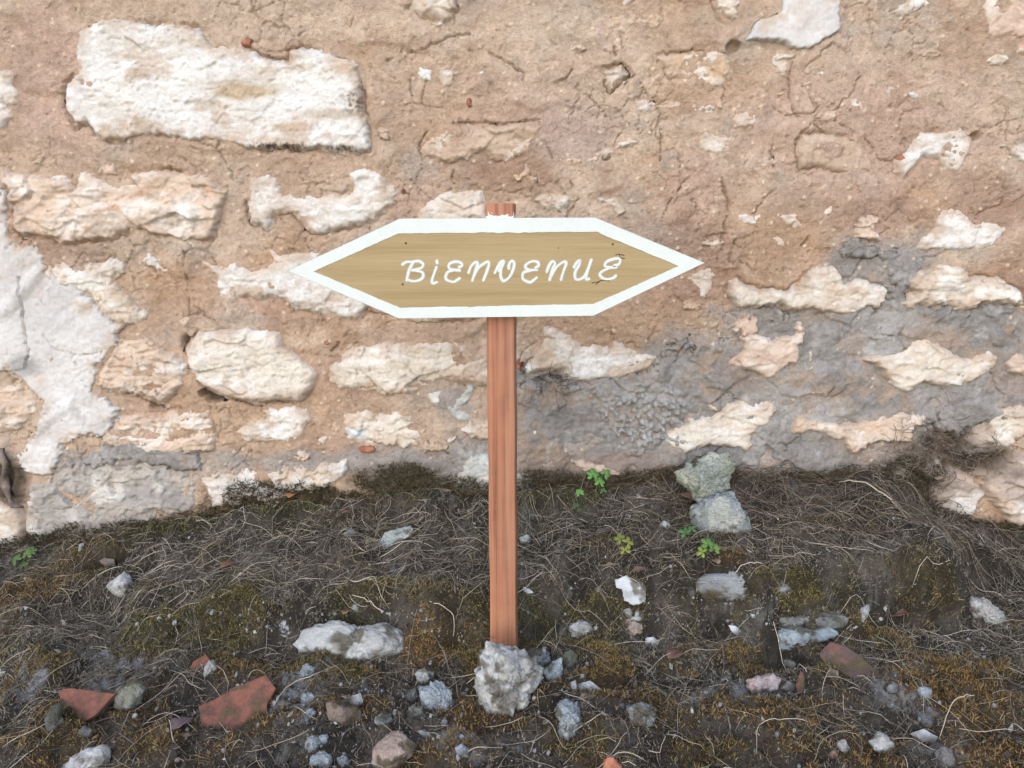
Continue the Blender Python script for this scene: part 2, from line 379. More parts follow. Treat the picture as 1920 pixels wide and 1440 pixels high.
stone(A2, [(960,1000),(1000,965),(1080,970),(1150,985),(1130,1030),(1060,1060),(1000,1045)], 0.012, 0.015, 0.8, 1.0, CR, 1, 0.6)
stone(A2, [(1285,990),(1370,980),(1400,1010),(1425,1060),(1400,1080),(1350,1070),(1310,1020)], 0.012, 0.014, 0.7, 0.8, W, 1, 0.5)
stone(A2, [(1318,350),(1400,335),(1422,380),(1375,430),(1345,470),(1330,420)], 0.012, 0.014, 0.7, 0.8, BR, 1, 1.0)
stone(A2, [(1330,60),(1450,40),(1600,80),(1590,140),(1460,150),(1340,140)], 0.004, 0.02, 1.4, 0.8, OC)
stone(A2, [(1400,-40),(1475,-40),(1470,15),(1410,25)], 0.006, 0.012, 1.0, 0.6, W)
# top right
stone(A3, [(1260,60),(1330,0),(1350,-60),(1440,-60),(1460,20),(1400,65),(1330,70),(1280,100)], 0.007, 0.012, 1.2, 0.6, W)
stone(A3, [(1720,110),(1690,-60),(2100,-60),(2100,290),(1920,290),(1850,230),(1760,210),(1700,190)], 0.014, 0.03, 1.0, 1.0, PK, 0.8)
stone(A3, [(270,690),(400,650),(470,690),(480,740),(510,775),(460,790),(440,830),(360,790),(280,770)], 0.008, 0.012, 1.3, 1.1, CR)
stone(A3, [(1360,690),(1400,650),(1500,655),(1600,635),(1660,690),(1650,760),(1620,830),(1580,875),(1530,850),(1490,800),(1420,780),(1370,840),(1320,890),(1285,860),(1290,800),(1350,760)], 0.013, 0.014, 0.45, 0.8, W, 0.8, 0.5)
stone(A3, [(1800,730),(1860,700),(2050,690),(2050,810),(1920,810),(1860,790)], 0.010, 0.014, 0.9, 0.8, W)
stone(A3, [(1460,1100),(1500,1040),(1590,1035),(1680,1095),(1760,1110),(1845,1145),(1800,1190),(1760,1220),(1690,1250),(1620,1270),(1520,1250),(1400,1245),(1370,1240),(1440,1190),(1460,1150)], 0.011, 0.014, 1.0, 0.9, W)
stone(A3, [(1070,1100),(1110,1080),(1165,1090),(1160,1140),(1200,1170),(1205,1220),(1110,1215),(1010,1205),(1060,1160)], 0.010, 0.014, 1.0, 0.8, PK)
stone(A3, [(470,1060),(520,1070),(545,1085),(600,1065),(590,1120),(555,1125),(500,1110)], 0.007, 0.010, 0.8, 0.6, W)
stone(A3, [(665,1075),(740,1070),(800,1060),(800,1130),(770,1160),(720,1110)], 0.007, 0.010, 0.8, 0.6, W)
stone(A3, [(305,1085),(375,1060),(370,1120),(320,1125)], 0.007, 0.010, 0.9, 0.6, CR)
stone(A3, [(110,1050),(150,1050),(155,1090),(125,1090)], 0.006, 0.010, 0.9, 0.6, CR)
stone(A3, [(905,1060),(950,1040),(970,1075),(920,1085)], 0.007, 0.010, 0.9, 0.6, PK)
stone(A3, [(1335,460),(1400,455),(1440,490),(1490,430),(1515,410),(1500,480),(1430,510),(1360,490)], 0.007, 0.010, 0.9, 0.6, W)
stone(A3, [(1570,480),(1610,450),(1640,490),(1600,515)], 0.007, 0.010, 0.9, 0.6, W)
stone(A3, [(1200,430),(1270,430),(1250,475),(1205,465)], 0.005, 0.012, 1.3, 0.6, CR)
stone(A3, [(1790,460),(1850,460),(1855,500),(1800,500)], 0.006, 0.012, 1.2, 0.6, CR)
stone(A3, [(790,760),(800,670),(870,660),(1000,690),(1100,700),(1140,780),(1160,860),(1050,880),(900,830),(800,830)], 0.007, 0.02, 0.7, 0.5, BR, 0.6, 0.8)
stone(A3, [(80,290),(200,260),(390,235),(460,300),(460,400),(370,450),(260,410),(150,370)], 0.008, 0.02, 0.9, 1.1, OC, 1.0, 0.6)
stone(A3, [(640,280),(780,260),(745,330),(740,400),(690,370),(650,320)], 0.007, 0.014, 1.1, 0.6, CR)
stone(A3, [(370,-40),(510,-40),(490,90),(430,80),(390,30)], 0.006, 0.016, 1.2, 0.6, CR)
stone(A3, [(1520,290),(1570,280),(1580,315),(1535,320)], 0.006, 0.012, 0.9, 0.5, CR)
# right, lower
stone(A6, [(220,220),(280,180),(350,155),(370,190),(365,270),(320,325),(290,310),(290,270),(250,245)], 0.008, 0.014, 0.8, 0.6, CR, 0.7, 0.6)
stone(A6, [(445,230),(490,225),(520,260),(600,280),(680,275),(740,280),(800,250),(830,200),(870,170),(970,150),(1010,190),(1030,240),(1100,220),(1140,240),(1200,250),(1245,260),(1230,330),(1190,370),(1100,380),(1040,410),(950,390),(850,370),(740,380),(690,350),(600,360),(520,375),(470,360),(445,290)], 0.016, 0.016, 0.8, 1.0, CR, 1.0, 0.9)
stone(A6, [(1335,230),(1380,170),(1460,200),(1500,155),(1600,165),(1650,210),(1790,210),(1860,270),(1900,300),(1930,370),(1870,350),(1700,345),(1660,390),(1600,400),(1560,350),(1420,350),(1330,370),(1300,345),(1370,300)], 0.014, 0.016, 0.9, 1.0, CR, 1.0, 0.5)
stone(A6, [(510,510),(560,500),(640,515),(720,500),(770,490),(770,440),(790,420),(830,490),(820,530),(790,560),(790,620),(730,650),(670,720),(620,720),(560,690),(490,680),(430,630),(500,580)], 0.014, 0.014, 0.9, 1.0, PK, 1.0, 0.4)
stone(A6, [(1110,620),(1200,600),(1300,580),(1340,510),(1400,500),(1480,530),(1560,590),(1640,600),(1740,570),(1785,610),(1760,670),(1680,710),(1600,765),(1500,755),(1400,750),(1320,785),(1240,750),(1190,680)], 0.016, 0.018, 0.7, 0.9, CR, 0.9, 0.8)
stone(A6, [(1815,640),(1860,600),(2050,590),(2050,700),(1920,700),(1820,690)], 0.016, 0.016, 0.7, 0.9, PE, 1, 0.5)
stone(A6, [(80,1030),(180,940),(300,910),(380,890),(420,830),(480,820),(560,840),(670,830),(680,880),(640,950),(560,1000),(550,1080),(440,1060),(300,1060),(230,1095),(180,1075)], 0.014, 0.016, 0.8, 0.9, CR, 0.9, 0.5)
stone(A6, [(320,850),(350,835),(395,860),(385,890),(345,885)], 0.016, 0.012, 0.6, 0.6, W)
stone(A6, [(740,985),(790,900),(830,910),(900,940),(980,940),(1070,930),(1200,900),(1300,875),(1400,890),(1450,910),(1430,930),(1370,950),(1350,1040),(1200,1040),(1130,1050),(1070,1095),(1040,1080),(1000,1020),(900,985),(830,985)], 0.014, 0.014, 0.9, 1.0, PE, 1.0, 0.4)
stone(A6, [(1710,930),(1760,890),(1830,860),(2060,850),(2060,1010),(1920,1010),(1850,1040),(1780,1090),(1660,1110),(1590,1080),(1640,1030),(1720,970)], 0.020, 0.018, 1.0, 1.2, CR, 1, 0.8)
stone(A6, [(835,580),(862,575),(868,680),(845,675)], 0.014, 0.010, 0.6, 0.6, CR)
stone(G4, [(820,110),(870,80),(920,90),(910,150),(870,185),(830,150)], 0.026, 0.014, 0.7, 1.0, CR, 1, 0.6)
stone(G4, [(950,90),(1040,30),(1070,80),(1060,130),(1000,145)], 0.030, 0.014, 0.7, 1.0, CR, 1, 0.6)
stone(G4, [(960,200),(1100,60),(1170,100),(1220,150),(1260,200),(1200,300),(1100,350),(1040,340),(980,250)], 0.030, 0.020, 0.8, 1.3, 'foot', 1, 0.8)
stone(G4, [(1200,110),(1280,45),(1440,10),(1600,0),(1600,370),(1380,360),(1290,250),(1235,150)], 0.036, 0.022, 0.7, 1.2, 'foot', 1, 0.9)
stone(A5, [(970,340),(1010,270),(1010,190),(1050,180),(1130,215),(1170,260),(1220,295),(1350,300),(1370,275),(1430,280),(1500,330),(1590,340),(1560,380),(1520,415),(1430,430),(1380,470),(1280,455),(1180,475),(1130,460),(1110,415),(1000,410),(930,430),(920,400)], 0.014, 0.016, 0.8, 0.9, W, 0.9, 0.6)
stone(A5, [(600,710),(640,670),(735,645),(790,650),(790,760),(650,745)], 0.010, 0.016, 0.9, 0.8, CR)
stone(A5, [(945,705),(1005,700),(990,745),(950,740)], 0.012, 0.010, 0.7, 0.6, PE)
stone(A5, [(1130,860),(1200,850),(1300,880),(1400,900),(1390,940),(1200,900)], 0.012, 0.012, 0.9, 0.8, PE)
stone(A5, [(525,600),(560,540),(640,490),(660,540),(640,600),(680,600),(640,670),(560,650)], 0.014, 0.016, 0.8, 0.9, 'lichen')
stone(A5, [(520,740),(590,735),(560,780),(530,790)], 0.010, 0.012, 0.8, 0.8, CR)
stone(None, [(850,905),(880,850),(915,845),(960,860),(1000,890),(990,925),(900,945),(860,940)], 0.014, 0.022, 0.9, 1.4, 'lichen')
rs_ = random.Random(21)
for (x0, x1, y0, y1, n_) in [(720, 1150, 20, 370, 16), (1150, 1420, 10, 420, 14), (1420, 1910, 90, 460, 20), (1200, 1420, 420, 640, 5), (20, 700, 290, 330, 3), (380, 640, 600, 860, 5), (200, 420, 20, 40, 2), (540, 700, 10, 60, 3), (640, 900, 740, 860, 4)]:
    for _ in range(n_):
        cx, cy = rs_.uniform(x0, x1), rs_.uniform(y0, y1)
        c_ = to_wall([(cx, cy)])[0]
        if max(sdf(q_.poly, c_[:1], c_[1:])[0] for q_ in ST) > -0.012: continue
        w_, h_ = rs_.uniform(8, 34), rs_.uniform(5, 18)
        stone(None, [(cx + w_ * math.cos(a_) * rs_.uniform(0.6, 1.1), cy + h_ * math.sin(a_) * rs_.uniform(0.6, 1.1)) for a_ in np.linspace(0, 5.5, 8)], rs_.uniform(0.004, 0.009), 0.014, 1.5, 0.8, rs_.choice([CR, BR, PK, PK, W, OC]))
NVIS = len(ST)
# beyond the picture's edges the masonry goes on in the same rough courses
r2 = random.Random(3)
vis = to_wall([(0, 0), (1920, 0), (1920, 1000), (0, 1000)])
zrow = 0.0
while zrow < 1.85:
    hrow = r2.uniform(0.15, 0.24)
    x = -2.5 + r2.uniform(0, 0.2)
    while x < 2.5:
        wd = r2.uniform(0.2, 0.5); x0, x1 = x + 0.03, x + wd
        zc = zrow + hrow * 0.5
        half = 1.02 + 0.14 * (0.6 - zc)
        if (x1 < -half - 0.01 or x0 > half + 0.01 or zrow > 1.12) and r2.random() < 0.8:
            pts = []
            for k in range(11):
                a = k / 11 * 2 * math.pi; ca, sa = math.cos(a), math.sin(a)
                q = 1.0 / max(abs(ca), abs(sa)) ** 0.65
                pts.append(((x0 + x1) / 2 + ca * q * (x1 - x0) / 2 * r2.uniform(0.75, 0.98), zc + sa * q * hrow * 0.40 * r2.uniform(0.7, 1.0)))
            ST.append(Stone(pts, r2.uniform(0.006, 0.022), 0.02, 1.0, 1.0, r2.choice([W, CR, CR, PE, PK, BR]), 100 + 7 * len(ST), 1.0, r2.random(), world=True))
        x += wd
    zrow += hrow

PLASTER = [
    Stone([(-300,300),(0,345),(18,400),(24,440),(60,465),(110,520),(180,570),(234,608),(226,650),(187,690),(178,725),(207,745),(222,782),(197,815),(152,818),(122,850),(92,895),(45,880),(33,850),(57,822),(76,790),(72,745),(30,700),(-300,690)], 0.007, 0.010, 1.7, 1.2, 'plaster', 901, kind='plaster'),
    Stone([(1394,78),(1421,38),(1462,22),(1470,-60),(1569,-60),(1575,38),(1575,60),(1538,80),(1511,94),(1485,92),(1455,84),(1432,81)], 0.012, 0.006, 0.7, 0.8, 'plaster', 913, kind='plaster'),
]
CEM = [
    Stone([(965,690),(1010,706),(1085,722),(1150,715),(1222,692),(1236,664),(1270,640),(1310,652),(1340,642),(1352,628),(1400,600),(1470,588),(1560,575),(1640,572),(1668,555),(1655,490),(1578,482),(1582,455),(1640,462),(1665,478),(1742,468),(1722,500),(1712,540),(1700,568),(1800,580),(1895,572),(1905,620),(2200,640),(2200,770),(1920,770),(1850,790),(1790,810),(1755,800),(1735,850),(1660,885),(1640,940),(1500,960),(1260,960),(1000,960),(830,960),(822,900),(840,850),(862,830),(900,832),(940,815)], 0.004, 0.010, 2.4, 1.5, 'cement', 951, kind='cement'),
    Stone([(120,870),(170,845),(260,830),(340,840),(372,850),(385,880),(330,880),(240,862),(150,880)], 0.008, 0.012, 1.5, 1.0, 'cement', 967, kind='cement'),
]
for s in ST[:NVIS]:
    c_ = s.poly.mean(0)
    if sdf(CEM[0].poly, c_[:1], c_[1:])[0] > -0.04: s.lift = 0.0085
HOLES = [((402, 742), 0.022, 0.016, 0.07), ((350, 648), 0.010, 0.020, 0.03), ((385, 738), 0.012, 0.01, 0.05), ((1375, 88), 0.014, 0.010, 0.02), ((1830, 255), 0.010, 0.008, 0.02), ((1030, 715), 0.03, 0.012, 0.035), ((300, 762), 0.02, 0.008, 0.03), ((1173, 140), 0.008, 0.012, 0.02), ((1137, 295), 0.008, 0.006, 0.02), ((757, 360), 0.0035, 0.0035, 0.02), ((1223, 194), 0.005, 0.004, 0.015), ((1715, 815), 0.05, 0.05, 0.02), ((1790, 830), 0.05, 0.03, 0.03), ((10, 885), 0.02, 0.04, 0.012), ((980, 690), 0.006, 0.012, 0.03)]

def mortar_height(X, Z):
    h = mortar_low(X, Z) + 0.006 * fbm(X * 13, Z * 15, 3, 11) + 0.0028 * fbm(X * 55, Z * 60, 4, 17, 0.6)
    h = h + 0.004 * ss(0.1, 0.35, fbm(X * 7, Z * 10, 3, 31)) * 1.2
    h = h - 0.0065 * crack_field(X, Z, 9.0, 23, 0.0018) - 0.005 * crack_field(X, Z, 24.0, 29, 0.0014) + 0.0022 * fbm(X * 120, Z * 120, 3, 37, 0.8) - 0.004 * ss(0.30, 0.55, fbm(X * 70, Z * 75, 3, 39, 0.7))
    jx = 0.008 * fbm(X * 45, Z * 45, 4, 61, 0.65); jz = 0.008 * fbm(X * 45, Z * 45, 4, 67, 0.65)
    fine = (np.abs(X) < 1.2) & (Z < 1.25)
    cd = np.full(X.shape, 1.0)
    for c in CRACKS:
        lo = c.min(0) - 0.02; hi = c.max(0) + 0.02
        mk = fine & (X > lo[0]) & (X < hi[0]) & (Z > lo[1]) & (Z < hi[1])
        if mk.any():
            cd[mk] = np.minimum(cd[mk], linedist(c, X[mk] + jx[mk], Z[mk] + jz[mk]))
    h = h - 0.009 * ss(0.0022, 0.0005, cd + 0.0014 * fbm(X * 30, Z * 30, 2, 63)) * ss(-0.30, 0.05, fbm(X * 26, Z * 26, 3, 64))
    for (p, rx, rz, dep) in HOLES:
        c = to_wall([p])[0]
        e = np.hypot((X - c[0]) / rx, (Z - c[1]) / rz) + 0.35 * fbm(X * 60, Z * 60, 3, 5)
        h = h - dep * ss(1.15, 0.7, e)
    return h

# mortar sheet on a grid that is fine where the picture looks
def axis(lo, hi, f0, f1, step, grow=1.25, cap=0.08):
    mid = np.arange(f0, f1, step)
    out = []; v = f0; s = step
    while v > lo:
        s = min(s * grow, cap); v -= s; out.append(v)
    left = out[::-1]; out = []; v = mid[-1]; s = step
    while v < hi:
        s = min(s * grow, cap); v += s; out.append(v)
    return np.concatenate([left, mid, out])

def grid_faces(nx, nz, keep=None):
    idx = np.arange(nx * nz).reshape(nz, nx)
    q = np.stack([idx[:-1, :-1], idx[:-1, 1:], idx[1:, 1:], idx[1:, :-1]], -1).reshape(-1, 4)
    if keep is not None:
        k = keep.ravel(); q = q[k[q].all(1)]
    return q

def compact(v, q, *attrs):
    used = np.zeros(len(v), bool); used[q.ravel()] = True
    m = np.cumsum(used) - 1
    return (v[used], m[q]) + tuple(a[used] for a in attrs)

xs = axis(-3.2, 3.2, -1.085, 1.085, 0.0025, 1.15, 0.03); zs = axis(-0.35, 2.0, -0.03, 1.11, 0.0025, 1.15, 0.03)
X, Z = np.meshgrid(xs, zs)
Hm = mortar_height(X, Z)
Hs = np.full(X.shape, -1.0)
gapf = np.zeros(X.shape)
for s in ST + PLASTER + CEM:
    i0, i1 = np.searchsorted(xs, [s.lo[0], s.hi[0]]); j0, j1 = np.searchsorted(zs, [s.lo[1], s.hi[1]])
    if i1 - i0 < 2 or j1 - j0 < 2: continue
    sl = (slice(j0, j1), slice(i0, i1))
    d = s.dist(X[sl], Z[sl])
    hh = s.height(X[sl], Z[sl], d)
    if s.gap:
        g = s.gap * ss(-0.009, -0.002, d) * ss(0.012, 0.002, d) * ss(-0.15, 0.30, fbm(X[sl] * 8, Z[sl] * 8, 2, s.seed + 3) - 0.25 * np.sign(Z[sl] - s.poly[:, 1].mean()) * 0.6)
        gapf[sl] = np.maximum(gapf[sl], g)
    hh = np.where(d > -0.01, hh, -1)
    Hs[sl] = np.maximum(Hs[sl], hh)
Hm = Hm - 0.014 * gapf
far = (np.abs(X) > 1.10) | (Z > 1.125) | (Z < -0.04)
Hm = np.where(far & (Hs > Hm + 0.002), Hs - 0.02, Hm)
keep = ~(Hs > Hm + 0.006) | far

def blob(px, py, rx, ry, X, Z, seed=0, warp=0.5):
    """soft patch in photo pixels put onto the wall plane"""
    c = to_wall([(px, py)])[0]; s = 1.0 / 960
    e = np.hypot((X - c[0]) / (rx * s), (Z - c[1]) / (ry * s)); out = np.zeros(X.shape); mk = e < 1.25 + warp * 0.9
    if mk.any(): out[mk] = ss(1.25, 0.45, e[mk] + warp * fbm(X[mk] * 9, Z[mk] * 9, 4, 300 + seed))
    return out

def damp_base(X, Z):
    """moss and soil crust on the foot of the wall"""
    g = base_z(X)
    n = fbm(X * 5, Z * 7, 4, 401)
    b = ss(0.055, 0.01, Z - g - 0.05 * n)
    for k, (px, py, rx, ry) in enumerate([(480, 938, 140, 40), (745, 902, 115, 45), (650, 935, 80, 30), (1030, 905, 110, 34), (590, 930, 60, 26), (790, 930, 60, 30), (1440, 915, 90, 25), (1700, 900, 90, 60), (1820, 860, 100, 35), (330, 985, 90, 28), (15, 890, 35, 60)]):
        b = np.maximum(b, 0.95 * blob(px, py, rx, ry, X, Z, k, 0.8))
    return np.clip(b, 0, 1)

BASEPX = [(-800, 1050), (-100, 1040), (0, 1032), (100, 1035), (180, 1020), (230, 1002), (400, 978), (500, 960), (650, 945), (800, 930), (950, 932), (1100, 922), (1250, 905), (1400, 905), (1550, 905), (1640, 900), (1700, 920), (1750, 965), (1850, 995), (1920, 1000), (2700, 1020)]
_b = to_wall(BASEPX)
def base_z(X):
    return np.interp(X, _b[:, 0], _b[:, 1])

def mortar_colour(X, Z):
    tan = np.array((0.44, 0.33, 0.25)); light = np.array((0.51, 0.405, 0.32)); ochre = np.array((0.41, 0.28, 0.185)); rose = np.array((0.45, 0.325, 0.265)); brown = np.array((0.315, 0.21, 0.152)); mauve = np.array((0.385, 0.30, 0.27))
    c = mix(tan, light, ss(-0.25, 0.35, fbm(X * 4, Z * 4, 3, 201)))
    c = mix(c, ochre, 0.75 * ss(0.0, 0.45, fbm(X * 5, Z * 6, 4, 203)))
    c = mix(c, rose, 0.7 * ss(0.02, 0.45, fbm(X * 4.3, Z * 5, 3, 207)))
    c = mix(c, brown, 0.6 * ss(0.1, 0.42, fbm(X * 8, Z * 9, 5, 211, 0.65)))
    c = mix(c, np.array((0.40, 0.345, 0.295)), 0.7 * ss(0.05, 0.38, fbm(X * 6, Z * 7, 5, 213, 0.6)))
    c = mix(c, np.array((0.56, 0.465, 0.375)), 0.6 * ss(0.15, 0.4, fbm(X * 10, Z * 12, 5, 215, 0.65)))
    for k, (px, py, rx, ry, col, a) in enumerate([(960, 320, 110, 45, brown, 0.8), (1080, 250, 90, 70, mauve, 0.6), (1310, 500, 110, 110, brown, 0.65), (1480, 450, 120, 70, ochre, 0.8), (1560, 390, 160, 50, brown, 0.5), (1880, 560, 80, 70, brown, 0.7), (1830, 380, 90, 70, brown, 0.7), (1330, 150, 110, 60, ochre, 0.6), (100, 150, 100, 160, rose, 0.8), (320, 530, 90, 60, ochre, 0.8), (600, 520, 110, 140, ochre, 0.45), (500, 800, 300, 120, ochre, 0.4), (1180, 610, 180, 80, ochre, 0.7), (690, 850, 130, 50, (0.40, 0.29, 0.235), 0.8), (130, 470, 120, 40, brown, 0.5), (1650, 250, 250, 120, rose, 0.6), (500, 30, 350, 50, light, 0.7), (1100, 100, 260, 110, light, 0.55), (450, 280, 300, 40, tan, 0.6)]):
        c = mix(c, np.array(col), a * blob(px, py, rx, ry, X, Z, 20 + k))
    grey = np.array((0.30, 0.285, 0.275))
    for k, (px, py, rx, ry) in enumerate([(880, 880, 70, 60), (600, 868, 270, 34), (760, 870, 120, 50), (860, 760, 40, 40), (200, 870, 170, 30), (1250, 670, 60, 50), (1600, 500, 60, 40), (1700, 520, 60, 60), (1880, 640, 80, 60), (1460, 590, 120, 25)]):
        c = mix(c, grey, 0.85 * blob(px, py, rx, ry, X, Z, 120 + k, 0.9))
    mk = (np.abs(X) < 1.6) & (Z < 0.75); gs = np.zeros(X.shape)
    gs[mk] = 0.7 * ss(-0.05, 0.0, sdf(CEM[0].poly, X[mk], Z[mk]) + 0.05 * fbm(X[mk] * 14, Z[mk] * 14, 4, 521, 0.65))
    c = mix(c, grey, gs)
    f1, _, cid = worley(X * 55, Z * 55, 55)
    peb = ss(0.24, 0.12, f1) * (cid > 0.86)
    c = mix(c, np.array((0.56, 0.47, 0.37)) * (0.8 + 0.4 * cid[..., None]), peb * 0.8)
    d = damp_base(X, Z)
    c = c * np.array((1.13, 1.095, 1.06)) * (1 + 0.22 * fbm(X * 11, Z * 12, 5, 531, 0.65)[..., None])
    return mix(c, mix(np.array((0.055, 0.043, 0.03)), np.array((0.10, 0.078, 0.05)), ss(-0.3, 0.4, fbm(X * 40, Z * 40, 3, 71))), d * 0.97)

wall = empty('stone_wall', (0, 0.15, 0.0))
tag(wall, 'old rubble stone wall with tan earth mortar behind the welcome sign', 'wall')
f1, _, cid = worley(X * 55, Z * 55, 55)
Hm = Hm + 0.0025 * ss(0.26, 0.05, f1) * (cid > 0.72) + 0.006 * damp_base(X, Z) * (0.5 + fbm(X * 60, Z * 60, 3, 73))
q = grid_faces(len(xs), len(zs), keep)
V = np.stack([X.ravel(), -Hm.ravel(), Z.ravel()], -1)
V, q, C = compact(V, q, mortar_colour(X, Z).reshape(-1, 3))
mesh_obj('mortar', V, q, M_mortar, wall, C, origin=(0, 0, 0))
# solid core behind the face
cv = [(x, y, z) for x in (-3.2, 3.2) for y in (0.10, 0.5) for z in (-0.35, 2.0)]
mesh_obj('wall_core', cv, [(0, 1, 3, 2), (4, 6, 7, 5), (0, 4, 5, 1), (2, 3, 7, 6), (1, 5, 7, 3), (0, 2, 6, 4)], M_mortar, wall, np.tile((0.42, 0.32, 0.24), (8, 1)), smooth=False)

def stone_colour(s, X, Z):
    a, b, c = (np.array(k) for k in PAL[s.pal])
    sd = s.seed
    col = mix(a, b, ss(-0.05, 0.5, fbm(X * 7 + sd, Z * 16, 4, sd + 11)))
    col = mix(col, c, 0.85 * ss(0.12, 0.5, fbm(X * 9 - sd, Z * 20, 4, sd + 12)))
    col = mix(col, np.array((0.74, 0.725, 0.70)), 0.7 * ss(0.05, 0.4, fbm(X * 10 + sd, Z * 13, 4, sd + 13)))
    col = mix(col, np.array((0.20, 0.175, 0.145)), 0.5 * ss(0.24, 0.6, fbm(X * 26 - sd, Z * 60, 4, sd + 14, 0.7)))
    return col * np.array((0.98, 0.965, 0.945))

def build_relief(s, name, mat, res, colf, label=None, par=None):
    gx = np.arange(s.lo[0], s.hi[0] + res, res); gz = np.arange(s.lo[1], s.hi[1] + res, res)
    X, Z = np.meshgrid(gx, gz)
    d = s.dist(X, Z); h = s.height(X, Z, d)
    col = colf(X, Z, d)
    q = grid_faces(len(gx), len(gz), d > -0.012)
    if len(q) == 0: return None
    V = np.stack([X.ravel(), -h.ravel(), Z.ravel()], -1)
    V, q, C = compact(V, q, col.reshape(-1, 3))
    o = mesh_obj(name, V, q, mat, par or wall, C, origin=(V[:, 0].mean(), 0, V[:, 2].mean()))
    return o

def dirty(col, X, Z, amt=1.0):
    return mix(col, np.array((0.06, 0.048, 0.034)), amt * 0.92 * damp_base(X, Z))

for i, s in enumerate(ST):
    def cf(X, Z, d, s=s, i=i):
        c = stone_colour(s, X, Z)
        # mortar film left on the rim and in the hollows of the stone
        film = ss(0.034, 0.0, d) * 0.95 * ss(-0.30, 0.15, fbm(X * 16, Z * 16, 3, s.seed + 31)) + 0.75 * ss(0.12, 0.32, fbm(X * 8, Z * 11, 5, s.seed + 33, 0.65))
        c = mix(c, np.array((0.49, 0.38, 0.295)), np.clip(film, 0, 1) * (0.9 if s.pal not in ('grey', 'lichen') else 0.3))
        if i == 0:      # ochre band and speckled black patches, mostly along the lower edge, of the long white block
            c = mix(c, np.array((0.42, 0.31, 0.19)), 0.8 * blob(470, 172, 75, 14, X, Z, 61, 0.8))
            c = mix(c, np.array((0.40, 0.30, 0.2)), 0.6 * blob(610, 215, 60, 12, X, Z, 62, 0.8))
            for k, (px, py, rx, ry) in enumerate([(665, 195, 26, 22), (530, 276, 60, 9), (270, 265, 40, 7), (640, 280, 40, 6)]):
                c = mix(c, np.array((0.07, 0.065, 0.06)), 0.9 * blob(px, py, rx, ry, X, Z, 64 + k, 0.9) * ss(-0.1, 0.3, fbm(X * 130, Z * 130, 3, 66)))
        if s.pal == W and i == 13 or i == 13:
            c = mix(c, np.array((0.62, 0.66, 0.68)), blob(668, 812, 30, 16, X, Z, 68))
        if i == 8:
            c = mix(c, np.array((0.12, 0.09, 0.07)), 0.8 * blob(265, 735, 50, 12, X, Z, 69, 0.8) * ss(-0.05, 0.25, fbm(X * 110, Z * 110, 3, 67)))
        return dirty(c, X, Z, 0.6 if s.pal in ('white',) else 0.9)
    small = (s.hi - s.lo).min() < 0.12
    build_relief(s, 'stone', M_stone, (0.0018 if small else 0.0026) if i < NVIS else 0.009, cf)

def plaster_c(X, Z, d):
    c = mix(np.array((0.48, 0.465, 0.455)), np.array((0.59, 0.575, 0.56)), ss(-0.3, 0.3, fbm(X * 6, Z * 6, 5, 501, 0.6)))
    c = mix(c, np.array((0.46, 0.385, 0.325)), 0.75 * ss(0.02, 0.4, fbm(X * 4.5, Z * 6, 5, 503, 0.65)))
    c = mix(c, np.array((0.33, 0.32, 0.31)), 0.65 * ss(0.12, 0.42, fbm(X * 11, Z * 11, 5, 507, 0.7)))
    c = mix(c, np.array((0.44, 0.345, 0.26)), 0.9 * ss(0.045, 0.0, d) * ss(-0.1, 0.25, fbm(X * 20, Z * 20, 5, 509, 0.65)))
    c = mix(c, np.array((0.27, 0.265, 0.26)), 0.75 * blob(45, 690, 38, 26, X, Z, 140, 0.9))
    return dirty(c, X, Z, 0.5)
for s in PLASTER:
    build_relief(s, 'plaster_patch', M_plaster, 0.0027, plaster_c)

def cement_c(X, Z, d):
    c = mix(np.array((0.25, 0.236, 0.224)), np.array((0.36, 0.342, 0.325)), ss(-0.3, 0.3, fbm(X * 6, Z * 6, 5, 511, 0.6)))
    c = mix(c, np.array((0.36, 0.27, 0.20)), 0.85 * ss(-0.02, 0.3, fbm(X * 5, Z * 6, 5, 513, 0.65)))
    c = mix(c, np.array((0.19, 0.175, 0.165)), 0.7 * ss(0.12, 0.4, fbm(X * 7, Z * 9, 5, 517, 0.65)))
    c = mix(c, np.array((0.46, 0.45, 0.43)), 0.6 * ss(0.15, 0.4, fbm(X * 9, Z * 9, 5, 519, 0.7)))
    for k, (px, py, rx, ry) in enumerate([(1640, 830, 120, 40), (1100, 880, 120, 40), (1180, 870, 90, 30), (1400, 690, 50, 40), (1900, 700, 60, 40)]):
        c = mix(c, np.array((0.30, 0.235, 0.20)), 0.7 * blob(px, py, rx, ry, X, Z, 90 + k, 0.8))
    c = mix(c, np.array((0.46, 0.46, 0.455)), 0.8 * crumble(X, Z) * ss(-0.2, 0.2, fbm(X * 60, Z * 60, 4, 523, 0.7)))
    return dirty(c, X, Z, 1.0)
for s in CEM:
    build_relief(s, 'cement_pointing', M_cement, 0.0027, cement_c)

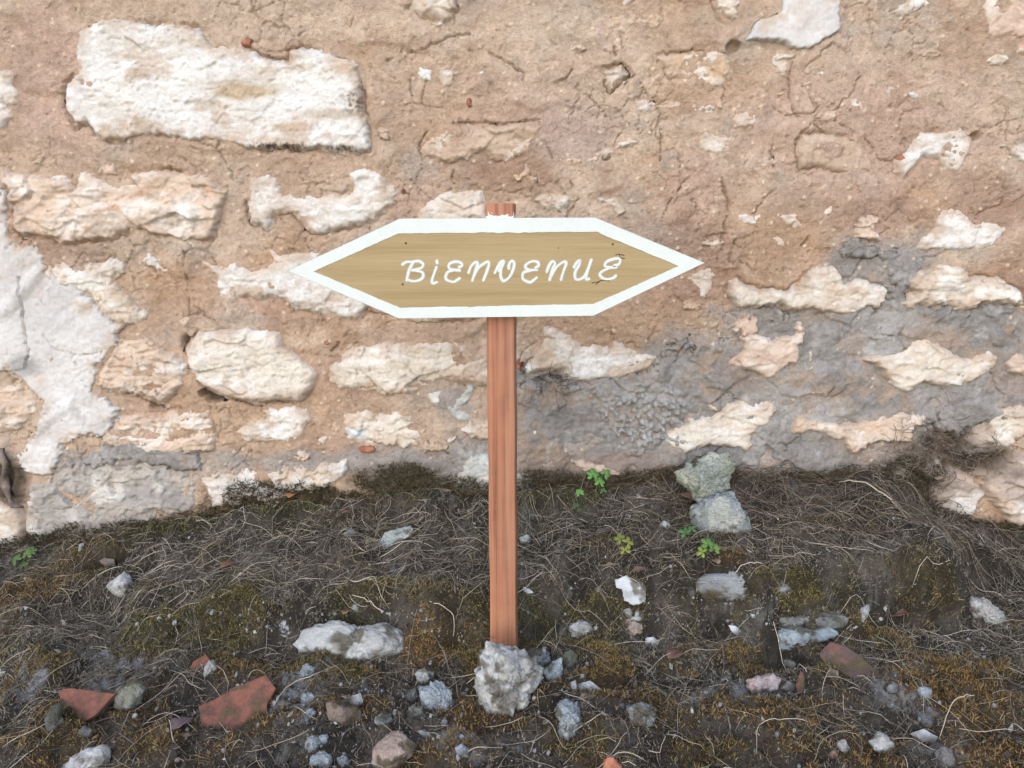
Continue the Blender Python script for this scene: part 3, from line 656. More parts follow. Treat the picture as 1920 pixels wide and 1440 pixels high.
# chips of brick bedded in the mortar
for (px, py, rx, ry, rot) in [(463, 79, 0.013, 0.010, 0.3), (880, 192, 0.006, 0.011, 0.1), (1692, 298, 0.008, 0.009, 0.6), (614, 643, 0.009, 0.007, 0.2), (688, 842, 0.02, 0.008, 0.0), (972, 690, 0.006, 0.02, 0.1)]:
    c = to_wall([(px, py)])[0]
    pts = []
    for k in range(9):
        a = k / 9 * 2 * math.pi; r = random.uniform(0.75, 1.1)
        u, v_ = rx * r * math.cos(a), ry * r * math.sin(a)
        pts.append((c[0] + u * math.cos(rot) - v_ * math.sin(rot), c[1] + u * math.sin(rot) + v_ * math.cos(rot)))
    s = Stone(pts, 0.010, 0.005, 0.3, 0.5, 'brick', 700 + px, world=True)
    s.base = float(max(0, mortar_height(np.array([[c[0]]]), np.array([[c[1]]]))[0, 0]))
    build_relief(s, 'brick_chip', M_tile, 0.0018, lambda X, Z, d: mix(np.array((0.26, 0.10, 0.06)), np.array((0.34, 0.17, 0.11)), ss(-0.3, 0.3, fbm(X * 80, Z * 80, 3, 9))))

# ------------------------------------------------------------------ the ground
MG = None
def gz(X, Y, fine=True):
    X = np.asarray(X, float); Y = np.asarray(Y, float)
    t = np.maximum(-Y, -0.05)
    zb = base_z(X)
    edge = np.interp(X, [-1.6, -0.95, -0.80, -0.66, -0.3, 0.0, 0.35, 0.62, 0.80, 0.95, 1.3, 2.5], [0.10, 0.12, 0.14, 0.245, 0.275, 0.27, 0.262, 0.25, 0.21, 0.10, 0.08, 0.1])
    edge = edge + 0.09 * fbm(X * 5, Y * 3, 3, 601)
    up = zb - 0.25 * t - 0.012 * ss(0, 0.06, t)
    low = -0.035 - 0.11 * np.clip(t - 0.3, 0, 0.8) + 0.02 * ss(0.85, 1.1, np.abs(X)) - 0.006 * np.clip(t - 1.1, 0, 10)
    low = np.minimum(low, up + 0.01)
    s = ss(-0.014, 0.042, t - edge)
    z = up * (1 - s) + low * s
    near = ss(3.5, 1.2, np.hypot(X, Y))
    z = z + near * (0.022 * fbm(X * 7, Y * 9, 3, 611) + 0.016 * fbm(X * 20, Y * 24, 3, 617)) + (1 - near) * 0.03 * fbm(X * 0.7, Y * 0.7, 3, 621)
    # litter banked against the foot of the wall
    z = z + 0.012 * ss(0.08, 0.0, t) * (1 + fbm(X * 12, Y * 0 + 3.3, 3, 631))
    # burrow under the bank on the left
    z = z - 0.13 * ss(1.1, 0.7, np.hypot((X + 0.835) / 0.046, (Y + 0.072) / 0.030) + 0.25 * fbm(X * 30, Y * 30, 2, 633))
    z = z - 0.06 * ss(1.1, 0.6, np.hypot((X - 0.47) / 0.055, (Y + 0.335) / 0.025) + 0.3 * fbm(X * 30, Y * 30, 2, 635))
    if MG is not None:      # moss cushions
        mm, _ = moss_field(X, Y)
        z = z + 0.014 * mm * near * (0.6 + 0.8 * fbm(X * 30, Y * 34, 3, 647))
    if fine:
        z = z + near * (0.0045 * fbm(X * 75, Y * 75, 3, 641, 0.65) + 0.0045 * (0.35 - worley(X * 42, Y * 46, 643)[0]))
    return z

def gz1(x, y): return float(gz(np.array([x]), np.array([y]))[0])

def ground_hit(px, py):
    d = ray(px, py); d = d / np.linalg.norm(d)
    ts = np.linspace(0.7, 2.4, 900)
    P = CAM + ts[:, None] * d
    zz = gz(P[:, 0], P[:, 1], False)
    hit = np.where((P[:, 2] < zz) | (P[:, 1] > -0.01))[0]
    k = hit[0] if len(hit) else 500
    return P[k]


def gpatch(px, py, rx, ry, X, Y, seed, warp=0.6):
    P = ground_hit(px, py); Q = ground_hit(px, py + ry); R_ = ground_hit(px + rx, py)
    ly = max(abs(Q[1] - P[1]), 0.015); lx = max(abs(R_[0] - P[0]), 0.01)
    e = np.hypot((X - P[0]) / lx, (Y - P[1]) / ly); out = np.zeros(X.shape); mk = e < 1.25 + warp * 0.9
    if mk.any(): out[mk] = ss(1.25, 0.4, e[mk] + warp * fbm(X[mk] * 11, Y[mk] * 14, 3, 800 + seed))
    return out

MOSS = [  # photo patch, tint (0 dark olive, 1 rust), strength
    (70, 1110, 80, 45, 0.95, 1), (330, 985, 110, 22, 0.12, 1), (160, 1080, 60, 25, 0.5, 0.8), (790, 1225, 60, 40, 1.0, 0.9), (1480, 1125, 90, 35, 0.35, 1), (1800, 1310, 120, 90, 0.9, 0.9), (1850, 1420, 90, 40, 1.0, 0.9), (620, 1330, 50, 30, 0.8, 0.7),
    (300, 1390, 90, 40, 0.7, 0.9), (1330, 1420, 110, 40, 0.5, 0.8), (1260, 1340, 60, 35, 0.6, 0.8), (1120, 1130, 110, 40, 0.2, 0.9), (1080, 1380, 70, 35, 0.5, 0.8), (1720, 1080, 80, 40, 0.4, 0.8), (430, 1160, 110, 60, 0.35, 0.8), (520, 950, 110, 25, 0.15, 0.9),
    (750, 930, 90, 25, 0.15, 0.8), (1040, 935, 100, 20, 0.1, 0.8), (900, 1250, 40, 60, 0.5, 0.9), (690, 1110, 90, 40, 0.4, 0.7), (1560, 1260, 60, 30, 0.4, 0.7), (1400, 1240, 60, 30, 0.7, 0.7), (1480, 1400, 80, 40, 0.8, 0.7), (130, 1370, 90, 50, 0.6, 0.8), (1620, 1180, 60, 30, 0.6, 0.7), (1375, 1040, 40, 25, 0.9, 0.7), (300, 1180, 90, 60, 0.3, 0.7), (660, 1190, 40, 20, 0.1, 0.9), (950, 1150, 120, 30, 0.2, 0.7), (480, 1320, 60, 40, 0.75, 0.7)]
def moss_eval(X, Y):
    m = (0.45 + 0.35 * ss(0.25, 0.4, -Y)) * ss(-0.1, 0.3, fbm(X * 9, Y * 12, 4, 651)); tint = 0.30 + 0.5 * fbm(X * 5, Y * 6, 3, 653) + 0.55 * ss(0.2, 0.5, -Y)
    wsum = np.full(X.shape, 0.25); tsum = 0.25 * tint
    for k, (px, py, rx, ry, tn, st) in enumerate(MOSS):
        g = st * gpatch(px, py, rx, ry, X, Y, k)
        m = np.maximum(m, g); wsum = wsum + 3 * g; tsum = tsum + 3 * g * tn
    return m, np.clip(tsum / wsum, 0, 1)

MGX = np.arange(-1.45, 1.45, 0.006); MGY = np.arange(-0.95, 0.06, 0.006)
MG = moss_eval(*np.meshgrid(MGX, MGY))
def moss_field(X, Y):
    fx = np.clip((np.asarray(X) - MGX[0]) / 0.006, 0, len(MGX) - 1.01); fy = np.clip((np.asarray(Y) - MGY[0]) / 0.006, 0, len(MGY) - 1.01)
    i = fx.astype(int); j = fy.astype(int); a = fx - i; b = fy - j
    return tuple(G[j, i] * (1 - a) * (1 - b) + G[j, i + 1] * a * (1 - b) + G[j + 1, i] * (1 - a) * b + G[j + 1, i + 1] * a * b for G in MG)

ASH = [ (560, 1300, 70, 60), (60, 1290, 60, 50), (1700, 1310, 60, 50), (1350, 1290, 90, 25), (1760, 1420, 80, 30), (900, 1400, 90, 30), (240, 1260, 80, 40)]
def soil_colour(X, Y, Zg):
    Y0 = Y; Y = Y - 1.1 * Zg          # measured along the slope, so that nothing is drawn out on steep faces
    c = mix(np.array((0.030, 0.026, 0.021)), np.array((0.095, 0.083, 0.068)), ss(-0.3, 0.4, fbm(X * 12, Y * 14, 4, 661)))
    c = mix(c, np.array((0.16, 0.157, 0.15)), 0.75 * ss(0.1, 0.35, fbm(X * 16, Y * 18, 4, 663)) * ss(-0.1, 0.15, fbm(X * 70, Y * 60, 4, 664, 0.7)))
    m, tn = moss_field(X, Y0)
    m = np.clip(m + 0.25 * fbm(X * 60, Y * 60, 3, 669, 0.7), 0, 1)
    mc = mix(np.array((0.026, 0.028, 0.012)), np.array((0.075, 0.044, 0.018)), tn)
    c = mix(c, mc, 0.75 * m)
    for k, (px, py, rx, ry) in enumerate(ASH):
        c = mix(c, np.array((0.30, 0.315, 0.33)), 0.75 * gpatch(px, py, rx, ry, X, Y0, 40 + k, 0.9) * ss(-0.25, 0.2, fbm(X * 50, Y * 50, 4, 667)))
    return c
gx = axis(-40, 40, -1.10, 1.10, 0.0042, 1.14, 4.0)
gy = axis(-60, 0.2, -0.64, 0.05, 0.0042, 1.14, 4.0)
GX, GY = np.meshgrid(gx, gy)
GZ = gz(GX, GY)
GC = np.empty(GX.shape + (3,)); GC[:] = (0.09, 0.075, 0.055)
nearm = (np.abs(GX) < 2.6) & (GY > -1.6)
GC[nearm] = soil_colour(GX[nearm], GY[nearm], GZ[nearm])
GV = np.stack([GX.ravel(), GY.ravel(), GZ.ravel()], -1)
nm = nearm.ravel(); q_ = GV[nm]        # crumbly relief sideways as well, for the face of the bank
GV[nm, 1] += 0.010 * fbm(q_[:, 0] * 28, q_[:, 2] * 34, 4, 681, 0.7) + 0.004 * fbm(q_[:, 0] * 110, q_[:, 2] * 120, 3, 683, 0.7)
GV[nm, 0] += 0.006 * fbm(q_[:, 1] * 40 + 7, q_[:, 2] * 60, 3, 685, 0.7)
g = mesh_obj('ground', GV, grid_faces(len(gx), len(gy)), M_soil, None, GC.reshape(-1, 3), origin=(0, 0, 0))
g['kind'] = 'structure'

# ------------------------------------------------------------------ the sign
def wood(name, c1, c2, c3, axis_scale, bump=0.25, rough=0.6):
    m, t, b = new_mat(name)
    N, L = t.nodes.new, t.links.new
    tc = N('ShaderNodeTexCoord'); mp = N('ShaderNodeMapping'); mp.inputs['Scale'].default_value = axis_scale
    L(tc.outputs['Object'], mp.inputs['Vector'])
    n0 = N('ShaderNodeTexNoise'); n0.inputs['Scale'].default_value = 1.0; n0.inputs['Detail'].default_value = 3; n0.inputs['Distortion'].default_value = 0.4
    n1 = N('ShaderNodeTexNoise'); n1.inputs['Scale'].default_value = 7.0; n1.inputs['Detail'].default_value = 6; n1.inputs['Roughness'].default_value = 0.7
    for n in (n0, n1): L(mp.outputs[0], n.inputs['Vector'])
    cr = N('ShaderNodeValToRGB'); e = cr.color_ramp.elements
    e[0].position = 0.30; e[0].color = (*c1, 1); e[1].position = 0.72; e[1].color = (*c3, 1)
    k = cr.color_ramp.elements.new(0.5); k.color = (*c2, 1)
    mx = N('ShaderNodeMath'); mx.operation = 'MULTIPLY_ADD'; mx.inputs[1].default_value = 0.7; 
    su = N('ShaderNodeMath'); su.operation = 'SUBTRACT'; su.inputs[1].default_value = 0.5; L(n1.outputs[0], su.inputs[0])
    L(su.outputs[0], mx.inputs[0]); L(n0.outputs[0], mx.inputs[2]); L(mx.outputs[0], cr.inputs[0])
    L(cr.outputs[0], b.inputs['Base Color'])
    bp = N('ShaderNodeBump'); bp.inputs['Strength'].default_value = bump; bp.inputs['Distance'].default_value = 0.0008
    L(n1.outputs[0], bp.inputs['Height']); L(bp.outputs[0], b.inputs['Normal'])
    b.inputs['Roughness'].default_value = rough
    return m
def grainpost(name):
    """straight softwood grain: narrow dark latewood lines running up the post"""
    m, t, b = new_mat(name)
    N, L = t.nodes.new, t.links.new
    tc = N('ShaderNodeTexCoord'); mp = N('ShaderNodeMapping'); mp.inputs['Scale'].default_value = (1, 1, 0.02)
    L(tc.outputs['Object'], mp.inputs['Vector'])
    wv = N('ShaderNodeTexNoise'); wv.inputs['Scale'].default_value = 150; wv.inputs['Detail'].default_value = 2.5; wv.inputs['Distortion'].default_value = 0.3
    n1 = N('ShaderNodeTexNoise'); n1.inputs['Scale'].default_value = 600; n1.inputs['Detail'].default_value = 5; n1.inputs['Roughness'].default_value = 0.7
    n4 = N('ShaderNodeTexNoise'); n4.inputs['Scale'].default_value = 22; n4.inputs['Detail'].default_value = 3
    L(mp.outputs[0], wv.inputs['Vector']); L(mp.outputs[0], n1.inputs['Vector']); L(tc.outputs['Object'], n4.inputs['Vector'])
    ad = N('ShaderNodeMath'); ad.operation = 'MULTIPLY_ADD'; ad.inputs[1].default_value = 0.35; L(n1.outputs[0], ad.inputs[0])
    su = N('ShaderNodeMath'); su.operation = 'MULTIPLY_ADD'; su.inputs[1].default_value = 1.15; su.inputs[2].default_value = -0.33; L(wv.outputs[0], su.inputs[0])
    s9 = N('ShaderNodeMath'); s9.operation = 'MULTIPLY_ADD'; s9.inputs[1].default_value = 0.35; L(n4.outputs[0], s9.inputs[0]); L(su.outputs[0], s9.inputs[2]); L(s9.outputs[0], ad.inputs[2])
    cr = N('ShaderNodeValToRGB'); e = cr.color_ramp.elements
    e[0].position = 0.30; e[0].color = (0.37, 0.170, 0.092, 1); e[1].position = 0.86; e[1].color = (0.15, 0.052, 0.028, 1)
    k = e.new(0.60); k.color = (0.30, 0.120, 0.064, 1)
    L(ad.outputs[0], cr.inputs[0])
    # lime wash splashed on the top end
    sx = N('ShaderNodeSeparateXYZ'); L(tc.outputs['Object'], sx.inputs[0])
    n2 = N('ShaderNodeTexNoise'); n2.inputs['Scale'].default_value = 160; n2.inputs['Detail'].default_value = 4; L(tc.outputs['Object'], n2.inputs['Vector'])
    zz = N('ShaderNodeMapRange'); zz.inputs[1].default_value = 0.855; zz.inputs[2].default_value = 0.835; zz.inputs[3].default_value = -0.25; zz.inputs[4].default_value = 0.20
    L(sx.outputs[2], zz.inputs[0])
    z2 = N('ShaderNodeMath'); z2.operation = 'GREATER_THAN'; z2.inputs[1].default_value = 0.815; L(sx.outputs[2], z2.inputs[0])
    s2 = N('ShaderNodeMath'); s2.operation = 'ADD'; L(zz.outputs[0], s2.inputs[0]); L(n2.outputs[0], s2.inputs[1])
    s3 = N('ShaderNodeMapRange'); s3.inputs[1].default_value = 0.52; s3.inputs[2].default_value = 0.62; L(s2.outputs[0], s3.inputs[0])
    s4 = N('ShaderNodeMath'); s4.operation = 'MULTIPLY'; L(s3.outputs[0], s4.inputs[0]); L(z2.outputs[0], s4.inputs[1])
    mx = N('ShaderNodeMix'); mx.data_type = 'RGBA'; L(s4.outputs[0], mx.inputs['Factor']); L(cr.outputs[0], mx.inputs[6]); mx.inputs[7].default_value = (0.72, 0.70, 0.70, 1)
    # soil splashed up the foot, greyish weathering in streaks
    mz = N('ShaderNodeMapRange'); mz.inputs[1].default_value = 0.24; mz.inputs[2].default_value = 0.08; mz.inputs[3].default_value = -0.35; mz.inputs[4].default_value = 0.12; L(sx.outputs[2], mz.inputs[0])
    n5 = N('ShaderNodeTexNoise'); n5.inputs['Scale'].default_value = 90; n5.inputs['Detail'].default_value = 6; n5.inputs['Roughness'].default_value = 0.7; L(tc.outputs['Object'], n5.inputs['Vector'])
    m1 = N('ShaderNodeMath'); m1.operation = 'ADD'; L(mz.outputs[0], m1.inputs[0]); L(n5.outputs[0], m1.inputs[1])
    m2 = N('ShaderNodeMapRange'); m2.inputs[1].default_value = 0.5; m2.inputs[2].default_value = 0.66; m2.inputs[4].default_value = 0.75; L(m1.outputs[0], m2.inputs[0])
    my = N('ShaderNodeMix'); my.data_type = 'RGBA'; L(m2.outputs[0], my.inputs['Factor']); L(mx.outputs[2], my.inputs[6]); my.inputs[7].default_value = (0.085, 0.06, 0.045, 1)
    n6 = N('ShaderNodeTexNoise'); n6.inputs['Scale'].default_value = 45; n6.inputs['Detail'].default_value = 4; L(mp.outputs[0], n6.inputs['Vector'])
    m3 = N('ShaderNodeMapRange'); m3.inputs[1].default_value = 0.5; m3.inputs[2].default_value = 0.75; m3.inputs[4].default_value = 0.45; L(n6.outputs[0], m3.inputs[0])
    mw = N('ShaderNodeMix'); mw.data_type = 'RGBA'; L(m3.outputs[0], mw.inputs['Factor']); L(my.outputs[2], mw.inputs[6]); mw.inputs[7].default_value = (0.33, 0.20, 0.135, 1)
    L(mw.outputs[2], b.inputs['Base Color'])
    bp = N('ShaderNodeBump'); bp.inputs['Strength'].default_value = 0.2; bp.inputs['Distance'].default_value = 0.0005
    L(ad.outputs[0], bp.inputs['Height']); L(bp.outputs[0], b.inputs['Normal'])
    b.inputs['Roughness'].default_value = 0.62
    return m
M_post = grainpost('red_softwood')
M_board = wood('pale_varnished_wood', (0.245, 0.172, 0.074), (0.295, 0.215, 0.10), (0.335, 0.255, 0.13), (1.4, 1.4, 40), 0.4, 0.5)
M_white = earthy('white_paint', (150, 900), (0.6, 0.5), 0.0009, 0.5, 0.05, specks=(190, 0.72, (0.36, 0.33, 0.28), 0.7), color=(0.56, 0.605, 0.59), spec=0.3)
M_wash = earthy('thin_white_wash', (240, 900), (0.3, 0.5), 0.0005, 0.55, 0.12, color=(0.36, 0.33, 0.27))
M_dark = earthy('dark_wood_knot', (300, 900), (0.4, 0.5), 0.0005, 0.8, 0.3, color=(0.07, 0.045, 0.025))

PY = -0.35                                                     # middle of the post
BF = PY - 0.015 - 0.019                                        # front face of the board
sign = empty('wooden_sign', (-0.012, PY, -0.06))
tag(sign, 'double pointed wooden welcome sign with white border on a reddish post', 'sign')
# post: a slightly turned batten with eased edges
pw, pd, z0, z1 = 0.0435, 0.030, -0.13, to_wall([(940, 381)], PY - 0.015)[0, 1]
ang = math.radians(7.5)
sec = []
e_ = 0.0022
for sx, sy in ((-1, -1), (1, -1), (1, 1), (-1, 1)):
    for k in range(3):
        a = {(-1, -1): 180, (1, -1): 270, (1, 1): 0, (-1, 1): 90}[(sx, sy)] + k * 45
        sec.append((sx * (pw / 2 - e_) + e_ * math.cos(math.radians(a)), sy * (pd / 2 - e_) + e_ * math.sin(math.radians(a))))
n = len(sec); zsx = list(np.linspace(z0, z1 - 0.002, 40)) + [z1]
pv = []
for j, z in enumerate(zsx):
    k = 0.93 if j == len(zsx) - 1 else 1.0
    f = (z - z0) / (z1 - z0)
    cx = -0.0125 + (-0.0045) * f                                # hardly out of plumb
    for (u, v_) in sec:
        u2 = u * k + 0.0004 * math.sin(z * 31 + u * 90); v2 = v_ * k
        pv.append((cx + u2 * math.cos(ang) + v2 * math.sin(ang), PY - u2 * math.sin(ang) + v2 * math.cos(ang), z))
pf = [(j * n + i, j * n + (i + 1) % n, (j + 1) * n + (i + 1) % n, (j + 1) * n + i) for j in range(len(zsx) - 1) for i in range(n)]
pf.append(tuple((len(zsx) - 1) * n + i for i in range(n)))
mesh_obj('post', pv, pf, M_post, sign, smooth=False)

def resample(poly, step, closed=True):
    P = np.array(poly, float); out = []
    m = len(P) if closed else len(P) - 1
    for i in range(m):
        a, b = P[i], P[(i + 1) % len(P)]
        k = max(1, int(np.linalg.norm(b - a) / step))
        out += [a + (b - a) * j / k for j in range(k)]
    if not closed: out.append(P[-1])
    return np.array(out)
outer = to_wall([(540, 508), (750, 410), (1116, 408), (1321, 493), (1113, 592), (748, 597)], BF)
inner = to_wall([(589, 509), (747, 438), (1118, 435), (1272, 499), (1113, 570), (751, 577)], BF)
cen = outer.mean(0)
# board: a plank with eased front edges
bo = np.concatenate([cen + (outer - cen) * 0.996, outer, outer])
nb = 6
bv = [(x, BF, z) for x, z in bo[:nb]] + [(x, BF + 0.0012, z) for x, z in outer] + [(x, BF + 0.019, z) for x, z in outer]
bf = [tuple(range(nb))] + [tuple(range(3 * nb - 1, 2 * nb - 1, -1))]
for r in range(2):
    bf += [(r * nb + i, (r + 1) * nb + i, (r + 1) * nb + (i + 1) % nb, r * nb + (i + 1) % nb) for i in range(nb)]
board = mesh_obj('board', bv, bf, M_board, sign, smooth=False)
# painted border: a skin of paint with a hand-brushed inner edge, wrapping over the sides
R = resample(np.arange(nb)[:, None] * 1.0, 1)  # placeholder order
po, pi = [], []
for i in range(nb):
    for k in range(44):
        f = k / 44
        po.append(outer[i] + (outer[(i + 1) % nb] - outer[i]) * f); pi.append(inner[i] + (inner[(i + 1) % nb] - inner[i]) * f)
po, pi = np.array(po), np.array(pi)
jit = 0.0012 * fbm(pi[:, 0] * 60, pi[:, 1] * 60, 3, 5) + 0.0008 * fbm(pi[:, 0] * 240, pi[:, 1] * 240, 2, 6)
dirc = (pi - cen) / np.linalg.norm(pi - cen, axis=1)[:, None]
pi = pi + dirc * jit[:, None] * 1.6
m = len(po)
T = 0.0009
rings = [[(x, BF - 0.0001, z) for x, z in pi], [(x, BF - T, z) for x, z in pi + (po - pi) * 0.02], [(x, BF - T, z) for x, z in cen + (po - cen) * 0.997], [(x, BF + 0.0012, z) for x, z in cen + (po - cen) * 1.002], [(x, BF + 0.0194, z) for x, z in cen + (po - cen) * 1.002]]
wv_ = [p for r in rings for p in r]
wf = [(r * m + i, r * m + (i + 1) % m, (r + 1) * m + (i + 1) % m, (r + 1) * m + i) for r in range(4) for i in range(m)]
mesh_obj('painted_border', wv_, [f[::-1] for f in wf], M_white, sign, smooth=False)

def catmull(P, k=8):
    P = np.array(P, float); Q = np.vstack([2 * P[0] - P[1], P, 2 * P[-1] - P[-2]]); out = []
    for i in range(1, len(Q) - 2):
        for j in range(k):
            t = j / k
            out.append(0.5 * (2 * Q[i] + (-Q[i - 1] + Q[i + 1]) * t + (2 * Q[i - 1] - 5 * Q[i] + 4 * Q[i + 1] - Q[i + 2]) * t * t + (-Q[i - 1] + 3 * Q[i] - 3 * Q[i + 1] + Q[i + 2]) * t ** 3))
    out.append(P[-1]); return np.array(out)

def brush(strokes, width, lift, seed):
    """brush strokes on the board as raised ribbons with round ends"""
    V, F = [], []
    rr = random.Random(seed)
    for si, st in enumerate(strokes):
        P = catmull(st) if len(st) > 2 else resample(st, 4, False)
        W_ = to_wall(P / 4.0 + (720, 460), BF)
        if len(W_) < 3: W_ = np.array([W_[0] + (W_[-1] - W_[0]) * j / 4 for j in range(5)])
        tg = np.gradient(W_, axis=0); tg /= np.linalg.norm(tg, axis=1)[:, None] + 1e-9
        nr = np.stack([-tg[:, 1], tg[:, 0]], -1)
        n_ = len(W_); hw = width / 2 / 4 * (1.20 / FPX) 
        wd = hw * (1 + 0.12 * np.array([math.sin(j * 0.23 + si * 2 + seed) for j in range(n_)]))
        capn = 3
        L_ = [W_[0] - tg[0] * hw * 0.9] ; 
        b0 = len(V); yb = BF - 0.00004; yt = BF - lift - 0.00004 * si
        rows = []
        def row(c, nn, ww):
            i0 = len(V)
            V.extend([(c[0] + nn[0] * ww, yb, c[1] + nn[1] * ww), (c[0] + nn[0] * ww * 0.8, yt, c[1] + nn[1] * ww * 0.8), (c[0] - nn[0] * ww * 0.8, yt, c[1] - nn[1] * ww * 0.8), (c[0] - nn[0] * ww, yb, c[1] - nn[1] * ww)])
            rows.append(i0)
        row(W_[0] - tg[0] * hw * 0.85, nr[0], hw * 0.35); row(W_[0] - tg[0] * hw * 0.5, nr[0], hw * 0.8)
        for j in range(n_): row(W_[j], nr[j], wd[j])
        row(W_[-1] + tg[-1] * hw * 0.5, nr[-1], hw * 0.8); row(W_[-1] + tg[-1] * hw * 0.85, nr[-1], hw * 0.35)
        for a, b in zip(rows[:-1], rows[1:]):
            for k in range(3): F.append((a + k, a + k + 1, b + k + 1, b + k))
    return V, F
E_ = [[(562,168),(586,156),(578,132),(535,126),(494,142),(488,168),(515,184),(568,188)], [(520,188),(476,206),(460,236),(476,264),(515,276),(550,266),(566,246)]]
N_ = [[(638,205),(655,160),(684,126),(702,138),(690,185),(664,262)], [(672,235),(708,172),(752,132),(784,126),(786,150),(766,205),(746,262)]]
def sh(L_, dx, dy, k=1.0, x0=0): return [[((x - x0) * k + x0 + dx, y + dy) for x, y in s] for s in L_]
LETTERS = [
    [[(222,118),(192,190),(166,262)], [(140,146),(165,126),(215,122),(262,118),(292,140),(280,170),(240,186),(208,190)], [(240,188),(284,206),(290,236),(260,262),(215,272),(188,262)]],
    [[(398,116),(402,132)], [(393,162),(375,215),(358,262),(364,284),(394,278)]],
    E_, N_,
    [[(832,206),(852,160),(884,126),(902,130),(882,180),(872,232),(896,268),(930,250),(962,205),(976,150),(970,122),(946,126),(936,150),(940,176)], [(862,190),(868,160),(884,136)]],
    sh(E_, 577, -2), sh(N_, 580, -5),
    [[(1426,166),(1445,132),(1470,114),(1466,150),(1438,206),(1438,246),(1464,256),(1500,230),(1530,180),(1552,112)], [(1552,112),(1530,190),(1514,250),(1536,254)]],
    [[(1725,158),(1762,140),(1765,104),(1730,104),(1672,118),(1658,150),(1690,166),(1740,166)], [(1694,172),(1640,196),(1622,224),(1640,248),(1680,256),(1718,246),(1738,224)]],
]
for k, L_ in enumerate(LETTERS):
    rj = random.Random(k + 40); L_ = [[(x_ + rj.uniform(-4, 4), y_ + rj.uniform(-4, 4)) for x_, y_ in st_] for st_ in L_]
    v_, f_ = brush(L_, 27, 0.00012, k)
    lw = mesh_obj('thin_wash', v_, f_, M_wash, sign, smooth=False)
    v_, f_ = brush(L_, 19, 0.00035, k)
    lo_ = mesh_obj('letter', v_, f_, M_white, sign, smooth=False)
    lo_['label'] = 'hand painted white letter ' + 'BiENVENUE'[k] + ', place %d in the word' % (k + 1)
# knot cracks and nail holes in the board
for pts, wd in ([[[(1738,72),(1765,66),(1800,76)], [(1765,66),(1770,96)], [(1745,92),(1805,98)]], 7], [[[(1560,282),(1600,275),(1640,262),(1690,266)], [(1590,292),(1620,268)]], 7]):
    v_, f_ = brush(pts, wd, 0.0002, 3); mesh_obj('knot', v_, f_, M_dark, sign, smooth=False)
for (px, py) in [(761, 456), (1149, 458), (755, 533), (1047, 465)]:
    c = to_wall([(px, py)], BF)[0]; rr = 0.0017 if px != 1047 else 0.001
    v_ = [(c[0] + rr * math.cos(a), BF - 0.0003, c[1] + rr * math.sin(a)) for a in np.linspace(0, 2 * math.pi, 9)[:-1]] + [(c[0], BF + 0.0004, c[1])]
    v_ = [(x, y if i < 8 else BF - 0.0002, z) for i, (x, y, z) in enumerate(v_)]
    mesh_obj('nail_hole', v_, [(i, (i + 1) % 8, 8) for i in range(8)], M_dark, sign, smooth=False)

# ------------------------------------------------------------------ stones and shards on the ground
RT = np.array((1.0, 0, 0)); UP = np.array((0, math.sin(PITCH), math.cos(PITCH))); FW = np.array((0, math.cos(PITCH), -math.sin(PITCH)))
GA = (0, 840, 2.4); GB = (500, 900, 2.6672); GD = (900, 840, 2.4); GE = (1320, 840, 2.4)
_sph = None
def sphere(n_lat=40, n_lon=64):
    v = [(0, 0, 1)]; f = []
    for i in range(1, n_lat):
        th = math.pi * i / n_lat
        for j in range(n_lon):
            ph = 2 * math.pi * j / n_lon; v.append((math.sin(th) * math.cos(ph), math.sin(th) * math.sin(ph), math.cos(th)))
    v.append((0, 0, -1)); e = len(v) - 1
    for j in range(n_lon):
        f.append((0, 1 + j, 1 + (j + 1) % n_lon)); b = 1 + (n_lat - 2) * n_lon
        f.append((e, b + (j + 1) % n_lon, b + j))
    for i in range(n_lat - 2):
        for j in range(n_lon):
            a = 1 + i * n_lon + j; b = 1 + i * n_lon + (j + 1) % n_lon
            f.append((a, a + n_lon, b + n_lon, b))
    return np.array(v), f

def rcolour(P, cols, seed, sc=30):
    a, b, c = (np.array(k) for k in cols)
    col = mix(a, b, ss(-0.2, 0.3, fbm3(P * sc, 4, seed)))
    return mix(col, c, 0.8 * ss(0.12, 0.35, fbm3(P * sc * 1.6, 4, seed + 9)))

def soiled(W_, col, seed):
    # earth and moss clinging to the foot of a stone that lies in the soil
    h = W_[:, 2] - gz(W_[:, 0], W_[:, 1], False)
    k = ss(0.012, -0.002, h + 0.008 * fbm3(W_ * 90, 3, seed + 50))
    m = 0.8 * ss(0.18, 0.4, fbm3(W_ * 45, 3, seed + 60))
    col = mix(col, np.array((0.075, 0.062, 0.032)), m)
    return mix(col, np.array((0.055, 0.043, 0.032)), 0.9 * k)

